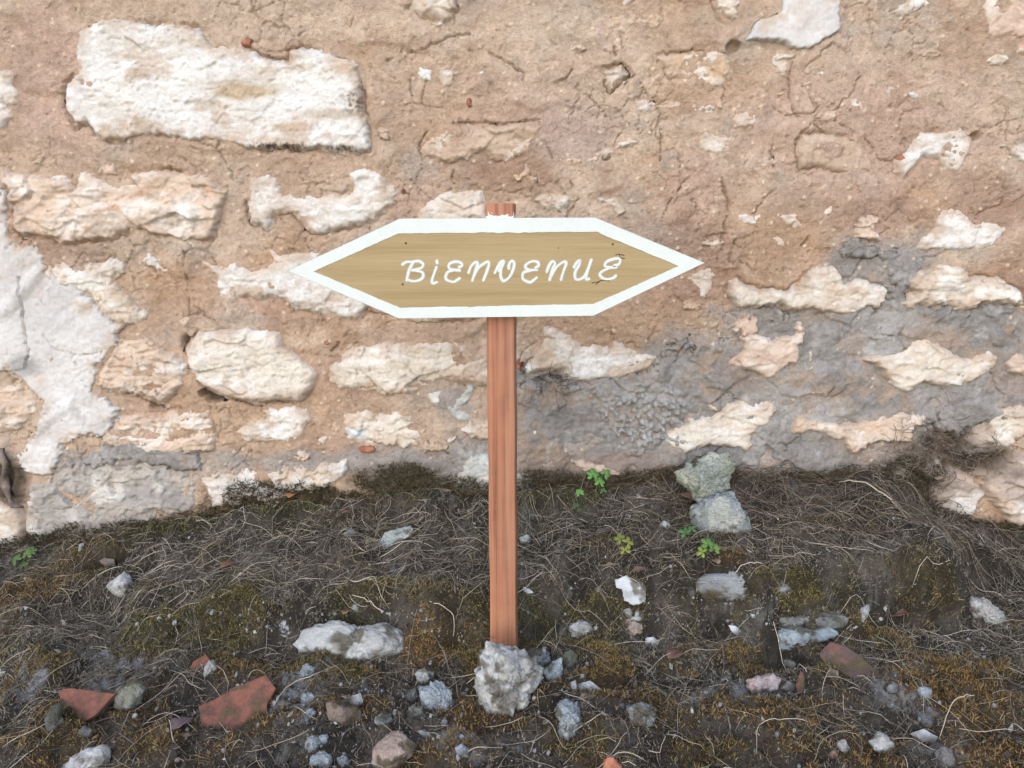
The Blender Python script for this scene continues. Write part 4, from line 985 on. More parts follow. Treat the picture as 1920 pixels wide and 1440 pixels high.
def rock(name, off, outline, label, cat, cols, thick=0.75, rough=1.0, mat=None, res=1.0, lumpy=0.0, seed=None, back=0.25, facets=7, group=None, foot_at=None):
    """a solid stone whose silhouette from the front follows the outline; it stands on the ground where its foot is seen"""
    P = np.array(outline, float)
    if off: P = P / off[2] + (off[0], off[1])
    seed = seed if seed is not None else int(P.sum()) % 5000
    P = resample(P, 1.5)
    foot = P[:, 1].max(); hpx = np.ptp(P[:, 1])
    hit = ground_hit(P[:, 0].mean(), min(1600, foot - 0.22 * hpx))
    if foot_at: hit = ground_hit(*foot_at)
    dep = float((hit - CAM) @ FW)
    loc = np.stack([(P[:, 0] - 960) / FPX * dep, (720 - P[:, 1]) / FPX * dep], -1)
    c2 = loc.mean(0); q = loc - c2
    ang = np.arctan2(q[:, 1], q[:, 0]); rad = np.hypot(q[:, 0], q[:, 1])
    o_ = np.argsort(ang); ang, rad = ang[o_], rad[o_]
    big = max(np.ptp(loc[:, 0]), np.ptp(loc[:, 1]))
    n1 = int(np.clip(big * 560 * res, 20, 60))
    v, f = sphere(n1, int(n1 * 1.5))
    # pole of the sphere points up-screen? use lon around the view axis so that the outline is evenly sampled
    th = np.arctan2(v[:, 1], v[:, 0]); rr = np.hypot(v[:, 0], v[:, 1])
    R_ = np.interp(th, np.r_[ang - 2 * math.pi, ang, ang + 2 * math.pi], np.r_[rad, rad, rad])
    R_ = 1.07 * R_ * (1 + 0.14 * fbm(np.cos(th) * 3 + seed, np.sin(th) * 3, 4, seed + 40, 0.7))
    dz = thick * min(np.ptp(loc[:, 0]), np.ptp(loc[:, 1])) * 0.5
    rs = np.sign(rr) * rr ** 0.9
    wz = v[:, 2]
    L_ = np.stack([rs * R_ * np.cos(th), rs * R_ * np.sin(th), np.sign(wz) * np.abs(wz) ** 0.85 * dz], -1)
    # flat broken faces: slice off with random planes mostly facing the viewer's side
    rr_ = np.random.default_rng(seed)
    for k in range(facets):
        nrm = rr_.normal(size=3) * (1, 1, 0.6); nrm[2] = abs(nrm[2]) + 0.25; nrm /= np.linalg.norm(nrm)
        s_ = L_ @ nrm; lim = s_.max() * rr_.uniform(0.50, 0.80)
        ov = np.maximum(s_ - lim, 0) * 0.8
        L_ = L_ - nrm * ov[:, None] * (0.15 + 0.85 * abs(nrm[2]))
    nn = L_ / (np.linalg.norm(L_, axis=1)[:, None] + 1e-9)
    amp = min(big, 0.12)
    dsp = rough * (amp * 0.10 * fbm3(L_ / amp * 5 + seed, 4, seed) + amp * 0.11 * fbm3(L_ / amp * 13 + seed, 5, seed + 3, 0.8))
    if lumpy:
        dsp = dsp + lumpy * amp * (0.10 * np.abs(fbm3(L_ / amp * 14 + seed, 2, seed + 5)) + 0.09 * np.abs(noise3(L_ * 260, seed + 8)))
    L_ = L_ + nn * dsp[:, None]
    ctr = hit + FW * (dz * back)
    ctr = CAM + FW * ((ctr - CAM) @ FW) + RT * c2[0] + UP * c2[1]
    Wd = ctr + L_[:, :1] * RT + L_[:, 1:2] * UP - L_[:, 2:3] * FW
    o = mesh_obj(name, Wd, f, mat or M_rock, None, soiled(Wd, rcolour(L_ + seed * 0.37, cols, seed, 2.2 / amp), seed), smooth=True)
    tag(o, label, cat, group)
    return o

def slab(name, off, outline, label, cat, cols, thick=0.008, tilt=35, roll=0, rough=1.0, mat=None, bend=0.0, bend_dir=0.0, lift=0.004, seed=None, group=None, rag=1.0):
    """a flat shard lying on the ground: tilt is how far its face leans from level towards the viewer"""
    P = np.array(outline, float)
    if off: P = P / off[2] + (off[0], off[1])
    seed = seed if seed is not None else int(P.sum()) % 5000
    P = resample(P, 2.5)
    hit = ground_hit(*P.mean(0)) + (0, 0, lift)
    a, r = math.radians(tilt), math.radians(roll)
    nrm = np.array((math.sin(r) * math.cos(a), -math.sin(a), math.cos(r) * math.cos(a))); nrm /= np.linalg.norm(nrm)
    d = ray(P[:, 0], P[:, 1]); t = ((hit - CAM) @ nrm) / (d @ nrm)
    Q = CAM + d * t[:, None]; c = Q.mean(0)
    ux = np.cross((0, 1, 0), nrm); ux /= np.linalg.norm(ux); uy = np.cross(nrm, ux)
    q = np.stack([(Q - c) @ ux, (Q - c) @ uy], -1)
    ang = np.arctan2(q[:, 1], q[:, 0]); rad = np.hypot(q[:, 0], q[:, 1])
    rad = rad * (1 + rag * 0.07 * fbm(np.cos(ang) * 4 + seed, np.sin(ang) * 4, 5, seed, 0.75))
    n_ = len(q); q = np.stack([np.cos(ang) * rad, np.sin(ang) * rad], -1)
    size = rad.max(); K = int(np.clip(size / 0.004, 4, 16))
    V = []; ringsT = []
    def surf(p): 
        e = rough * (0.05 * size * fbm(p[:, 0] / size * 2.5 + seed, p[:, 1] / size * 2.5, 4, seed + 1) + 0.02 * size * fbm(p[:, 0] / size * 9 + seed, p[:, 1] / size * 9, 3, seed + 2))
        k = p[:, 0] * math.cos(bend_dir) + p[:, 1] * math.sin(bend_dir)
        return e - bend * k * k / size
    F = []
    levels = [(k / K, 0) for k in range(1, K + 1)] + [(1.012, -0.35), (1.0, -0.8), (0.93, -1.0)]
    tot = [np.array([[0.0, 0.0, float(surf(np.zeros((1, 2)))[0])]])]
    for f_, dz in levels:
        p = q * f_; h = surf(p) + dz * thick
        if f_ == 1.0 and dz == 0: h = h - 0.06 * thick
        tot.append(np.column_stack([p, h]))
    V = np.vstack(tot)
    F += [(0, 1 + i, 1 + (i + 1) % n_) for i in range(n_)]
    for k in range(len(levels) - 1):
        b0, b1 = 1 + k * n_, 1 + (k + 1) * n_
        F += [(b0 + i, b1 + i, b1 + (i + 1) % n_, b0 + (i + 1) % n_) for i in range(n_)]
    last = 1 + (len(levels) - 1) * n_
    F.append(tuple(last + i for i in range(n_ - 1, -1, -1)))
    Wd = c + V[:, :1] * ux + V[:, 1:2] * uy + V[:, 2:3] * nrm
    o = mesh_obj(name, Wd, F, mat or M_rock, None, soiled(Wd, rcolour(V + seed * 0.31, cols, seed, 28), seed), smooth=False)
    return tag(o, label, cat, group)

C_LIME = ((0.54, 0.545, 0.54), (0.42, 0.415, 0.40), (0.17, 0.16, 0.145))
C_WHT = ((0.52, 0.535, 0.54), (0.40, 0.405, 0.40), (0.26, 0.24, 0.21))
C_BLU = ((0.36, 0.41, 0.45), (0.26, 0.30, 0.33), (0.46, 0.50, 0.52))
C_GRN = ((0.36, 0.40, 0.40), (0.28, 0.31, 0.32), (0.50, 0.52, 0.48))
C_LICH = ((0.34, 0.38, 0.35), (0.40, 0.41, 0.30), (0.55, 0.56, 0.48))
C_TERR = ((0.20, 0.085, 0.06), (0.155, 0.07, 0.055), (0.10, 0.058, 0.045))
C_TERD = ((0.11, 0.07, 0.066), (0.085, 0.06, 0.06), (0.15, 0.075, 0.06))
C_PNK = ((0.40, 0.32, 0.28), (0.34, 0.26, 0.22), (0.46, 0.40, 0.36))
C_BRN = ((0.21, 0.165, 0.14), (0.16, 0.13, 0.11), (0.27, 0.21, 0.18))
C_FLK = ((0.50, 0.53, 0.545), (0.42, 0.44, 0.45), (0.33, 0.33, 0.32))

rock('boulder', GB, [(1060,870),(1130,840),(1180,840),(1250,870),(1290,900),(1330,930),(1390,970),(1400,1030),(1370,1080),(1310,1130),(1300,1160),(1220,1200),(1150,1190),(1090,1170),(1040,1150),(1040,1050),(1060,960)], 'large pale grey lichened stone wedged in front of the sign post foot', 'stone', C_LIME, 0.8, 1.1, res=1.3, back=-0.1, facets=9)
rock('stone', GB, [(1290,862),(1330,850),(1400,850),(1420,920),(1370,950),(1300,920)], 'grey crusty stone just right of the post foot behind the big stone', 'stone', C_GRN, 0.8, 1.2, M_lump)
rock('stone', GB, [(1385,960),(1440,915),(1480,890),(1478,970),(1440,1035),(1400,1015)], 'blue grey wedge stone touching the right side of the big stone', 'stone', C_BLU, 0.8, 0.9, M_lump)
rock('stone', GB, [(1478,880),(1520,850),(1562,880),(1555,950),(1490,960)], 'dim mossy grey stone behind the blue grey wedge right of the post', 'stone', ((0.16, 0.17, 0.15), (0.11, 0.12, 0.08), (0.08, 0.08, 0.04)), 0.8, 1.0)
rock('cement_lump', GD, [(960,80),(1050,32),(1130,35),(1190,95),(1152,140),(1150,225),(1060,255),(1000,250),(955,190),(890,170),(890,130),(940,105)], 'upper cement lump crusted with yellowish lichen leaning on the wall', 'rubble', C_LICH, 0.75, 0.9, M_lump, back=0.9, seed=77, foot_at=(1345, 990))
rock('cement_lump', GD, [(1145,200),(1165,270),(1190,290),(1222,380),(1192,415),(1100,398),(1000,392),(950,350),(930,290),(1020,235),(1080,205)], 'lower smooth grey cement lump under the lichened one near the wall', 'rubble', C_GRN, 0.7, 0.6, M_lump, back=0.2)
slab('cement_slab', GB, [(400,330),(440,300),(570,310),(590,260),(720,225),(730,245),(700,290),(600,340),(530,360),(470,400),(440,380)], 'flat blue grey cement slab lying on the straw left of the post', 'rubble', C_GRN, 0.016, 38, -8, 1.0, M_lump, lift=0.012)
slab('cement_chip', GB, [(380,270),(420,240),(450,265),(430,290)], 'small grey chip at the upper left end of the flat slab', 'rubble', C_GRN, 0.010, 45, 0, 1.0, M_lump, lift=0.008)
rock('pebble', GB, [(1262,290),(1300,273),(1332,300),(1312,328),(1275,324)], 'round blue grey pebble on the terrace right beside the post', 'pebble', C_GRN, 0.8, 0.7, M_lump)
rock('pebble', GB, [(1260,545),(1290,533),(1337,562),(1300,574),(1265,567)], 'smooth white teardrop pebble right of the lower post', 'pebble', C_FLK, 0.8, 0.15, M_plaster, facets=0)
rock('ledge_stone', GB, [(120,850),(200,775),(330,745),(440,765),(600,750),(710,785),(690,860),(600,905),(530,965),(400,975),(320,955),(280,900),(180,890)], 'long whitish stone forming the ledge left of the post', 'stone', C_WHT, 0.7, 0.75, M_rock, back=1.0, facets=3)
rock('ledge_stone', GE, [(270,890),(330,825),(430,808),(500,820),(575,800),(605,850),(480,925),(380,935),(290,930)], 'blue grey stone under the moss cushion on the right ledge', 'stone', C_BLU, 0.8, 0.8, M_rock, back=0.85)
rock('ledge_stone', GE, [(615,840),(680,750),(790,703),(806,720),(740,775),(650,850)], 'whitish wedge of stone above the dark tile slab on the right', 'stone', C_WHT, 0.8, 0.9, back=0.8)
rock('ledge_stone', GE, [(1175,700),(1290,695),(1440,820),(1390,840),(1250,780)], 'pale grey stone edge at the far right of the bank', 'stone', C_LIME, 0.9, 0.9, back=0.9)
rock('ledge_stone', GD, [(580,795),(650,752),(760,775),(798,822),(700,855),(620,830)], 'pinkish flat stone below the big plaster flake', 'stone', C_PNK, 0.8, 0.9, back=0.8)
rock('stone', GD, [(640,730),(690,715),(740,735),(735,770),(680,785),(645,765)], 'whitish lump between the plaster flake and the pinkish stone', 'stone', C_WHT, 0.8, 1.0, M_lump)
rock('stone', GD, [(400,800),(440,780),(520,785),(525,830),(440,855),(410,850)], 'white crusty stone in the ledge right of the lower post', 'stone', C_WHT, 0.7, 1.4, M_lump)
slab('roof_tile_shard', GA, [(885,1150),(960,1120),(1050,1070),(1190,1015),(1240,1080),(1200,1150),(1200,1250),(1130,1310),(1060,1375),(980,1365),(930,1310),(905,1250)], 'largest broken terracotta roof tile piece, curved, in the lower left', 'tile', C_TERR, 0.015, 42, 10, 0.35, M_tile, bend=0.5, bend_dir=2.3, lift=0.034, rag=0.8)
slab('roof_tile_shard', GA, [(258,1090),(300,1080),(400,1090),(510,1105),(440,1190),(370,1240),(310,1270),(290,1200)], 'triangular terracotta tile shard nearest the left edge of the picture', 'tile', C_TERR, 0.015, 48, -10, 0.35, M_tile, bend=0.05, lift=0.022, rag=0.5)
slab('roof_tile_shard', GA, [(825,1055),(870,960),(925,928),(948,960),(900,1030),(850,1078)], 'narrow upright terracotta shard above the large tile piece', 'tile', C_TERR, 0.016, 55, 25, 0.3, M_tile, lift=0.022, rag=0.5)
rock('cement_lump', GA, [(900,1035),(935,965),(962,950),(965,1000),(935,1045)], 'grey mortar lump stuck beside the narrow upright tile shard', 'rubble', C_LIME, 0.7, 1.0, M_lump)
slab('roof_tile_shard', GE, [(520,920),(570,870),(640,890),(700,930),(810,1030),(800,1080),(770,1085),(640,1020),(550,980)], 'dark purplish tile slab lying under the right ledge', 'tile', C_TERD, 0.020, 38, -12, 0.5, M_tile, lift=0.026)
rock('roof_tile_shard', GE, [(415,1070),(438,1000),(462,1010),(458,1100),(420,1118)], 'small dark red tile chip standing on edge on the right', 'tile', C_TERR, 0.6, 0.5, M_tile)
rock('roof_tile_shard', GD, [(545,1470),(568,1400),(600,1398),(640,1440),(640,1480)], 'orange terracotta bit cut by the bottom edge right of centre', 'tile', ((0.42, 0.17, 0.10), (0.36, 0.14, 0.09), (0.30, 0.14, 0.1)), 0.7, 0.5, M_tile)
rock('stone', GA, [(503,1115),(540,1070),(600,1050),(640,1100),(610,1180),(530,1205)], 'mossy grey stone right of the triangular tile shard', 'stone', ((0.27, 0.27, 0.25), (0.18, 0.18, 0.13), (0.10, 0.10, 0.05)), 0.8, 0.8)
rock('stone', GA, [(205,1230),(225,1165),(265,1155),(275,1230),(255,1300),(215,1310)], 'dark grey stone tucked left of the triangular tile shard', 'stone', ((0.14, 0.145, 0.14), (0.10, 0.10, 0.09), (0.07, 0.07, 0.05)), 0.8, 0.7)
rock('stone', GA, [(340,1290),(370,1255),(410,1270),(405,1305),(360,1312)], 'small dark grey stone below the triangular tile shard', 'stone', ((0.17, 0.18, 0.18), (0.12, 0.12, 0.12), (0.07, 0.07, 0.06)), 0.8, 0.7)
rock('stone', GA, [(240,1470),(330,1390),(400,1362),(470,1350),(487,1400),(480,1470)], 'pale flat stone cut by the bottom edge near the left corner', 'stone', C_WHT, 0.8, 0.7)
rock('stone', GA, [(468,632),(505,590),(545,558),(582,610),(602,650),(560,682),(500,655)], 'white pointed stone beside the dark burrow on the left', 'stone', C_WHT, 0.8, 0.7)
slab('stone', GA, [(445,505),(470,494),(512,498),(515,515),(470,522)], 'small flat stone lying over the burrow on the left', 'stone', C_BRN, 0.010, 25, 0, 0.6, lift=0.012)
rock('cement_lump', GB, [(780,1060),(850,1030),(910,1060),(920,1120),(890,1190),(840,1160),(790,1130)], 'crumbly blue grey cement lump left of the big stone', 'rubble', C_BLU, 0.8, 1.2, M_lump, lumpy=1.0)
rock('cement_chip', GB, [(866,1210),(885,1190),(905,1215),(895,1243),(870,1235)], 'tiny blue grey crumb under the crumbly lump left of the big stone', 'rubble', C_BLU, 0.8, 1.0, M_lump)
slab('cement_chip', GB, [(380,1115),(425,1080),(470,1063),(482,1110),(450,1145),(400,1137)], 'pale flat chip with a crack above the brown stone', 'rubble', C_WHT, 0.010, 42, 10, 1.0, M_lump, lift=0.012)
rock('stone', GB, [(290,1130),(340,1115),(440,1150),(475,1190),(465,1245),(380,1245),(310,1205)], 'rounded reddish brown stone right of the large tile piece', 'stone', C_BRN, 0.85, 0.7)
rock('stone', GB, [(533,1350),(600,1285),(640,1263),(690,1310),(740,1350),(720,1400),(670,1470),(540,1470)], 'pinkish pale stone at the bottom edge left of the post', 'stone', C_PNK, 0.8, 0.7)
rock('cement_lump', GB, [(185,1300),(250,1285),(275,1320),(250,1365),(205,1355)], 'blue cement lump in the lower left, upper of a small cluster', 'rubble', C_BLU, 0.8, 1.0, M_lump, lumpy=0.6)
rock('cement_lump', GB, [(258,1285),(300,1278),(308,1320),(280,1335),(262,1318)], 'small round blue lump at the right of the lower left cluster', 'rubble', C_BLU, 0.8, 1.0, M_lump, lumpy=0.6)
rock('cement_lump', GB, [(220,1395),(275,1370),(315,1400),(310,1450),(230,1455)], 'blue cement lump cut by the bottom edge in the lower left cluster', 'rubble', C_BLU, 0.8, 1.2, M_lump, lumpy=1.0)
rock('cement_lump', GB, [(350,1400),(380,1380),(415,1405),(405,1435),(360,1435)], 'small knobbly blue lump at the bottom right of the lower left cluster', 'rubble', C_BLU, 0.8, 1.2, M_lump, lumpy=1.0)
rock('cement_lump', GB, [(165,1100),(200,1070),(240,1090),(238,1130),(190,1140)], 'knobbly grey blue lump right of the big tile, upper of two', 'rubble', C_BLU, 0.8, 1.2, M_lump, lumpy=1.0)
rock('cement_lump', GB, [(173,1170),(205,1148),(238,1165),(235,1205),(185,1208)], 'knobbly grey blue lump right of the big tile, lower of two', 'rubble', C_BLU, 0.8, 1.2, M_lump, lumpy=1.0)
rock('cement_lump', GB, [(165,960),(195,930),(235,950),(230,985),(180,990)], 'grey blue lump just below the left end of the long ledge stone', 'rubble', C_BLU, 0.8, 1.2, M_lump, lumpy=1.0)
rock('cement_lump', GB, [(745,975),(785,945),(832,970),(830,1020),(770,1025)], 'grey lump above the crumbly blue lump left of the big stone', 'rubble', C_LIME, 0.8, 1.2, M_lump, lumpy=0.6)
rock('cement_lump', GB, [(690,1180),(730,1140),(785,1150),(780,1195),(720,1205)], 'dull grey crusty lump below left of the crumbly blue lump', 'rubble', ((0.26, 0.26, 0.25), (0.18, 0.18, 0.16), (0.12, 0.12, 0.09)), 0.8, 1.2, M_lump, lumpy=1.0)
rock('cement_lump', GB, [(680,1100),(710,1060),(745,1045),(750,1090),(710,1130)], 'dim grey lump left of the crumbly blue lump', 'rubble', ((0.22, 0.24, 0.25), (0.15, 0.16, 0.16), (0.12, 0.12, 0.10)), 0.8, 1.2, M_lump, lumpy=0.8)
slab('cement_chip', GB, [(752,1255),(790,1245),(835,1290),(800,1300)], 'small white pointed chip below the crumbly blue lump', 'rubble', C_WHT, 0.006, 40, 0, 0.6, M_lump, lift=0.008)
rock('cement_lump', GB, [(540,1200),(575,1180),(615,1195),(610,1235),(560,1240)], 'knobbly grey lump between the brown stone and the pinkish stone', 'rubble', C_BLU, 0.8, 1.2, M_lump, lumpy=1.2)
rock('cement_lump', GB, [(940,1350),(975,1330),(1015,1355),(1000,1385),(955,1380)], 'blue grey crumb at the bottom edge below the big stone', 'rubble', C_BLU, 0.8, 1.2, M_lump, lumpy=1.0)
rock('pebble', GB, [(405,635),(435,618),(467,632),(460,655),(420,658)], 'blue grey pebble on the terrace above the long ledge stone', 'pebble', C_GRN, 0.8, 0.7, M_lump)
slab('cement_chip', GB, [(1550,1020),(1620,1003),(1672,1045),(1667,1072),(1600,1067),(1555,1042)], 'pale blue chip lying right of the big stone', 'rubble', ((0.52, 0.57, 0.60), (0.44, 0.48, 0.50), (0.36, 0.38, 0.40)), 0.010, 42, 0, 1.0, M_lump, lift=0.016)
rock('stone', GB, [(1550,1085),(1600,1068),(1650,1080),(1645,1110),(1570,1112)], 'pinkish small stone under the pale blue chip', 'stone', C_PNK, 0.8, 0.7)
slab('cement_chip', GB, [(1520,1010),(1545,1000),(1552,1040),(1530,1058)], 'narrow grey chip left of the pale blue chip', 'rubble', C_BLU, 0.008, 50, 0, 0.8, M_lump, lift=0.008)
rock('cement_lump', GB, [(1465,1140),(1540,1140),(1582,1200),(1545,1235),(1530,1280),(1470,1307),(1450,1280),(1480,1220),(1460,1180)], 'tall knobbly blue cinder lump below the pale blue chip', 'rubble', C_BLU, 0.75, 1.4, M_lump, lumpy=1.6)
rock('cement_lump', GD, [(680,1180),(720,1165),(770,1185),(802,1230),(790,1270),(730,1275),(690,1240)], 'dull grey cinder lump in the moss at bottom centre right', 'rubble', ((0.27, 0.28, 0.29), (0.18, 0.18, 0.18), (0.36, 0.37, 0.38)), 0.8, 1.4, M_lump, lumpy=1.5)
slab('plaster_flake', GD, [(608,592),(660,575),(757,600),(748,640),(745,690),(690,707),(650,682),(640,635),(615,627)], 'largest white plaster flake lying right of the post', 'plaster flake', C_FLK, 0.004, 45, 5, 0.7, M_plaster, lift=0.012, rag=2.2)
slab('plaster_flake', GD, [(745,855),(780,849),(832,885),(800,896),(745,892)], 'small white plaster flake below the pinkish flat stone', 'plaster flake', C_FLK, 0.004, 45, 5, 0.5, M_plaster, lift=0.010)
slab('plaster_flake', GD, [(1120,797),(1150,800),(1180,825),(1190,850),(1150,840),(1130,820)], 'narrow pale flake in the dry stems right of the small white flake', 'plaster flake', C_FLK, 0.003, 50, 0, 0.5, M_plaster, lift=0.012)
slab('plaster_flake', GD, [(1220,745),(1240,752),(1240,768),(1225,762)], 'tiny pale flake above the narrow pale flake', 'plaster flake', C_FLK, 0.003, 50, 0, 0.5, M_plaster, lift=0.012)
rock('stone', GD, [(1190,1052),(1260,1030),(1320,1018),(1382,1048),(1350,1092),(1260,1105),(1200,1102)], 'whitish stone with a pink end left of the dark tile slab', 'stone', ((0.50, 0.49, 0.50), (0.42, 0.36, 0.36), (0.44, 0.30, 0.28)), 0.8, 0.9)
rock('stone', GE, [(345,1080),(385,1050),(415,1060),(412,1105),(365,1108)], 'dark stone between the whitish stone and the red tile chip', 'stone', ((0.15, 0.155, 0.16), (0.10, 0.10, 0.10), (0.25, 0.25, 0.25)), 0.8, 0.8)
rock('stone', GE, [(330,970),(370,935),(420,950),(430,1000),(370,1010)], 'lichened grey stone above the whitish stone with a pink end', 'stone', ((0.24, 0.25, 0.23), (0.15, 0.15, 0.12), (0.34, 0.35, 0.31)), 0.8, 1.2, M_lump)
rock('stone', GE, [(548,1020),(580,995),(625,1015),(600,1050),(555,1050)], 'small pinkish stone under the left end of the dark tile slab', 'stone', C_PNK, 0.8, 0.8)
slab('stone', GE, [(928,1283),(990,1263),(1055,1300),(1035,1332),(960,1315)], 'white flat chip near the bottom right', 'stone', C_WHT, 0.010, 42, 0, 0.8, lift=0.012)
rock('stone', GE, [(755,1330),(810,1280),(865,1340),(845,1392),(780,1385)], 'grey stone below the white flat chip at the bottom right', 'stone', C_LIME, 0.8, 1.0)
rock('stone', GE, [(588,1335),(640,1318),(658,1360),(610,1375)], 'small grey stone left of the grey stone at bottom right', 'stone', C_LIME, 0.8, 1.0)
rock('pebble', GE, [(568,1375),(590,1362),(608,1385),(598,1405),(572,1402)], 'small pink pebble at the bottom right', 'pebble', ((0.48, 0.30, 0.24), (0.42, 0.26, 0.2), (0.5, 0.36, 0.3)), 0.8, 0.5)
rock('stone', GE, [(968,1090),(1000,1072),(1032,1090),(1028,1128),(980,1142)], 'grey blue stone right of the dark tile slab, larger of two', 'stone', C_BLU, 0.8, 0.9)
rock('stone', GE, [(820,1085),(850,1055),(885,1065),(875,1105),(835,1112)], 'dark grey stone at the right end of the dark tile slab', 'stone', ((0.20, 0.21, 0.22), (0.13, 0.13, 0.13), (0.3, 0.3, 0.3)), 0.8, 0.9)
rock('stone', GE, [(1050,1380),(1090,1345),(1130,1370),(1140,1440),(1070,1450)], 'dim purplish grey stone at the bottom right corner area', 'stone', ((0.25, 0.235, 0.25), (0.18, 0.17, 0.17), (0.3, 0.29, 0.29)), 0.8, 0.9)
rock('stone', GD, [(805,345),(830,328),(860,345),(850,365),(815,362)], 'small pale stone in the dry stems left of the cement lumps', 'stone', C_LIME, 0.8, 0.9)
rock('pebble', GE, [(1290,1160),(1310,1148),(1330,1165),(1310,1178)], 'small pale pebble in the rusty moss on the right', 'pebble', C_LIME, 0.8, 0.7)

C_DUST = ((0.33, 0.345, 0.36), (0.20, 0.205, 0.20), (0.085, 0.08, 0.05))
rock('ledge_stone', None, [(1240, 1100), (1300, 1086), (1400, 1078), (1500, 1082), (1575, 1098), (1550, 1122), (1420, 1128), (1300, 1126)], 'long dusty blue grey stone half buried in the terrace right of the plaster flake', 'stone', C_DUST, 0.9, 1.0, M_rock, back=1.15, res=0.6)
rock('ledge_stone', None, [(1405, 1176), (1470, 1160), (1560, 1154), (1600, 1166), (1575, 1192), (1480, 1204), (1420, 1196)], 'flat grey stone poking out of the bank above the dark tile slab', 'stone', C_DUST, 0.9, 1.2, M_rock, back=1.1)
rock('ledge_stone', None, [(455, 1190), (500, 1166), (560, 1170), (604, 1186), (560, 1210), (490, 1214)], 'small whitish stone at the left end of the long ledge stone', 'stone', C_WHT, 0.9, 1.2, M_rock, back=0.9)
# crumbs of mortar and grit too small to count
def ico_chip(r, seed):
    rr = np.random.default_rng(seed)
    ph = (1 + 5 ** 0.5) / 2
    v = np.array([(-1, ph, 0), (1, ph, 0), (-1, -ph, 0), (1, -ph, 0), (0, -1, ph), (0, 1, ph), (0, -1, -ph), (0, 1, -ph), (ph, 0, -1), (ph, 0, 1), (-ph, 0, -1), (-ph, 0, 1)], float) / 1.9
    return v * rr.uniform(0.6, 1.15, (12, 1)) * rr.uniform(0.6, 1.2, 3)
ICOF = np.array([(0, 11, 5), (0, 5, 1), (0, 1, 7), (0, 7, 10), (0, 10, 11), (1, 5, 9), (5, 11, 4), (11, 10, 2), (10, 7, 6), (7, 1, 8), (3, 9, 4), (3, 4, 2), (3, 2, 6), (3, 6, 8), (3, 8, 9), (4, 9, 5), (2, 4, 11), (6, 2, 10), (8, 6, 7), (9, 8, 1)])
chips = [ico_chip(1, k) for k in range(24)]
gv, gf, gc = [], [], []
CL = [(1350, 1150, 330, 34, 150), (620, 1150, 380, 34, 130), (200, 1130, 160, 40, 40), (560, 1310, 80, 70, 60), (680, 1180, 60, 20, 20), (830, 1190, 40, 15, 14), (700, 1290, 90, 70, 40), (480, 1180, 40, 20, 16), (1080, 1180, 60, 12, 14), (1280, 1340, 200, 60, 20), (1670, 1300, 90, 60, 24), (1250, 1160, 40, 20, 12), (240, 1170, 80, 60, 16), (600, 1420, 90, 30, 24), (900, 1420, 150, 40, 30), (1850, 1200, 60, 60, 16), (1450, 1330, 90, 60, 20), (960, 1050, 700, 100, 40), (1000, 1320, 900, 110, 260), (700, 1330, 260, 90, 120), (770, 1330, 50, 60, 24)]
for (px, py, rx, ry, n_) in CL:
    for k in range(n_):
        a = random.gauss(px, rx * 0.6), min(1460, max(960, random.gauss(py, ry * 0.6)))
        p = ground_hit(*a); r = 0.0012 + 0.0042 * random.random() ** 2.6
        gf.append(ICOF + 12 * len(gv)); gv.append(random.choice(chips) * r + p + (0, 0, r * 0.3))
        c = np.array(random.choice([(0.40, 0.45, 0.48), (0.55, 0.57, 0.58), (0.33, 0.36, 0.38), (0.28, 0.30, 0.32), (0.42, 0.42, 0.41), (0.22, 0.2, 0.18), (0.5, 0.5, 0.48), (0.30, 0.25, 0.21)])) * random.uniform(0.6, 1.05)
        gc.append(np.tile(c, (12, 1)))
o = mesh_obj('gravel', np.vstack(gv), np.vstack(gf), M_lump, None, np.vstack(gc), smooth=False, origin=(0, 0, 0))
tag(o, 'scattered grey mortar crumbs and grit on the dark ground', 'gravel', kind='stuff')

# ------------------------------------------------------------------ moss, straw, roots, leaves
def rand_ground(n, ylo=-0.75, yhi=-0.005, xl=1.25):
    return rng.uniform(-xl, xl, n), rng.uniform(ylo, yhi, n)

def blades(name, X, Y, Zb, nrm, length, width, col, mat, lean=0.6):
    n = len(X)
    base = np.stack([X, Y, Zb], -1)
    d = nrm + lean * rng.normal(size=(n, 3)); d /= np.linalg.norm(d, axis=1)[:, None]
    side = np.cross(d, rng.normal(size=(n, 3))); side /= np.linalg.norm(side, axis=1)[:, None]
    bend = rng.normal(size=(n, 3)) * 0.35
    L_ = length[:, None]; W_ = width[:, None]
    v = np.stack([base - side * W_, base + side * W_, base + d * L_ * 0.55 + bend * L_ * 0.2 + side * W_ * 0.8, base + d * L_ * 0.55 + bend * L_ * 0.2 - side * W_ * 0.8, base + d * L_ + bend * L_ * 0.7], 1)
    i = np.arange(n)[:, None] * 5
    f = np.concatenate([i + (0, 1, 2), i + (0, 2, 3), i + (3, 2, 4)])
    return mesh_obj(name, v.reshape(-1, 3), f, mat, None, np.repeat(col, 5, 0), smooth=False, origin=(0, 0, 0))

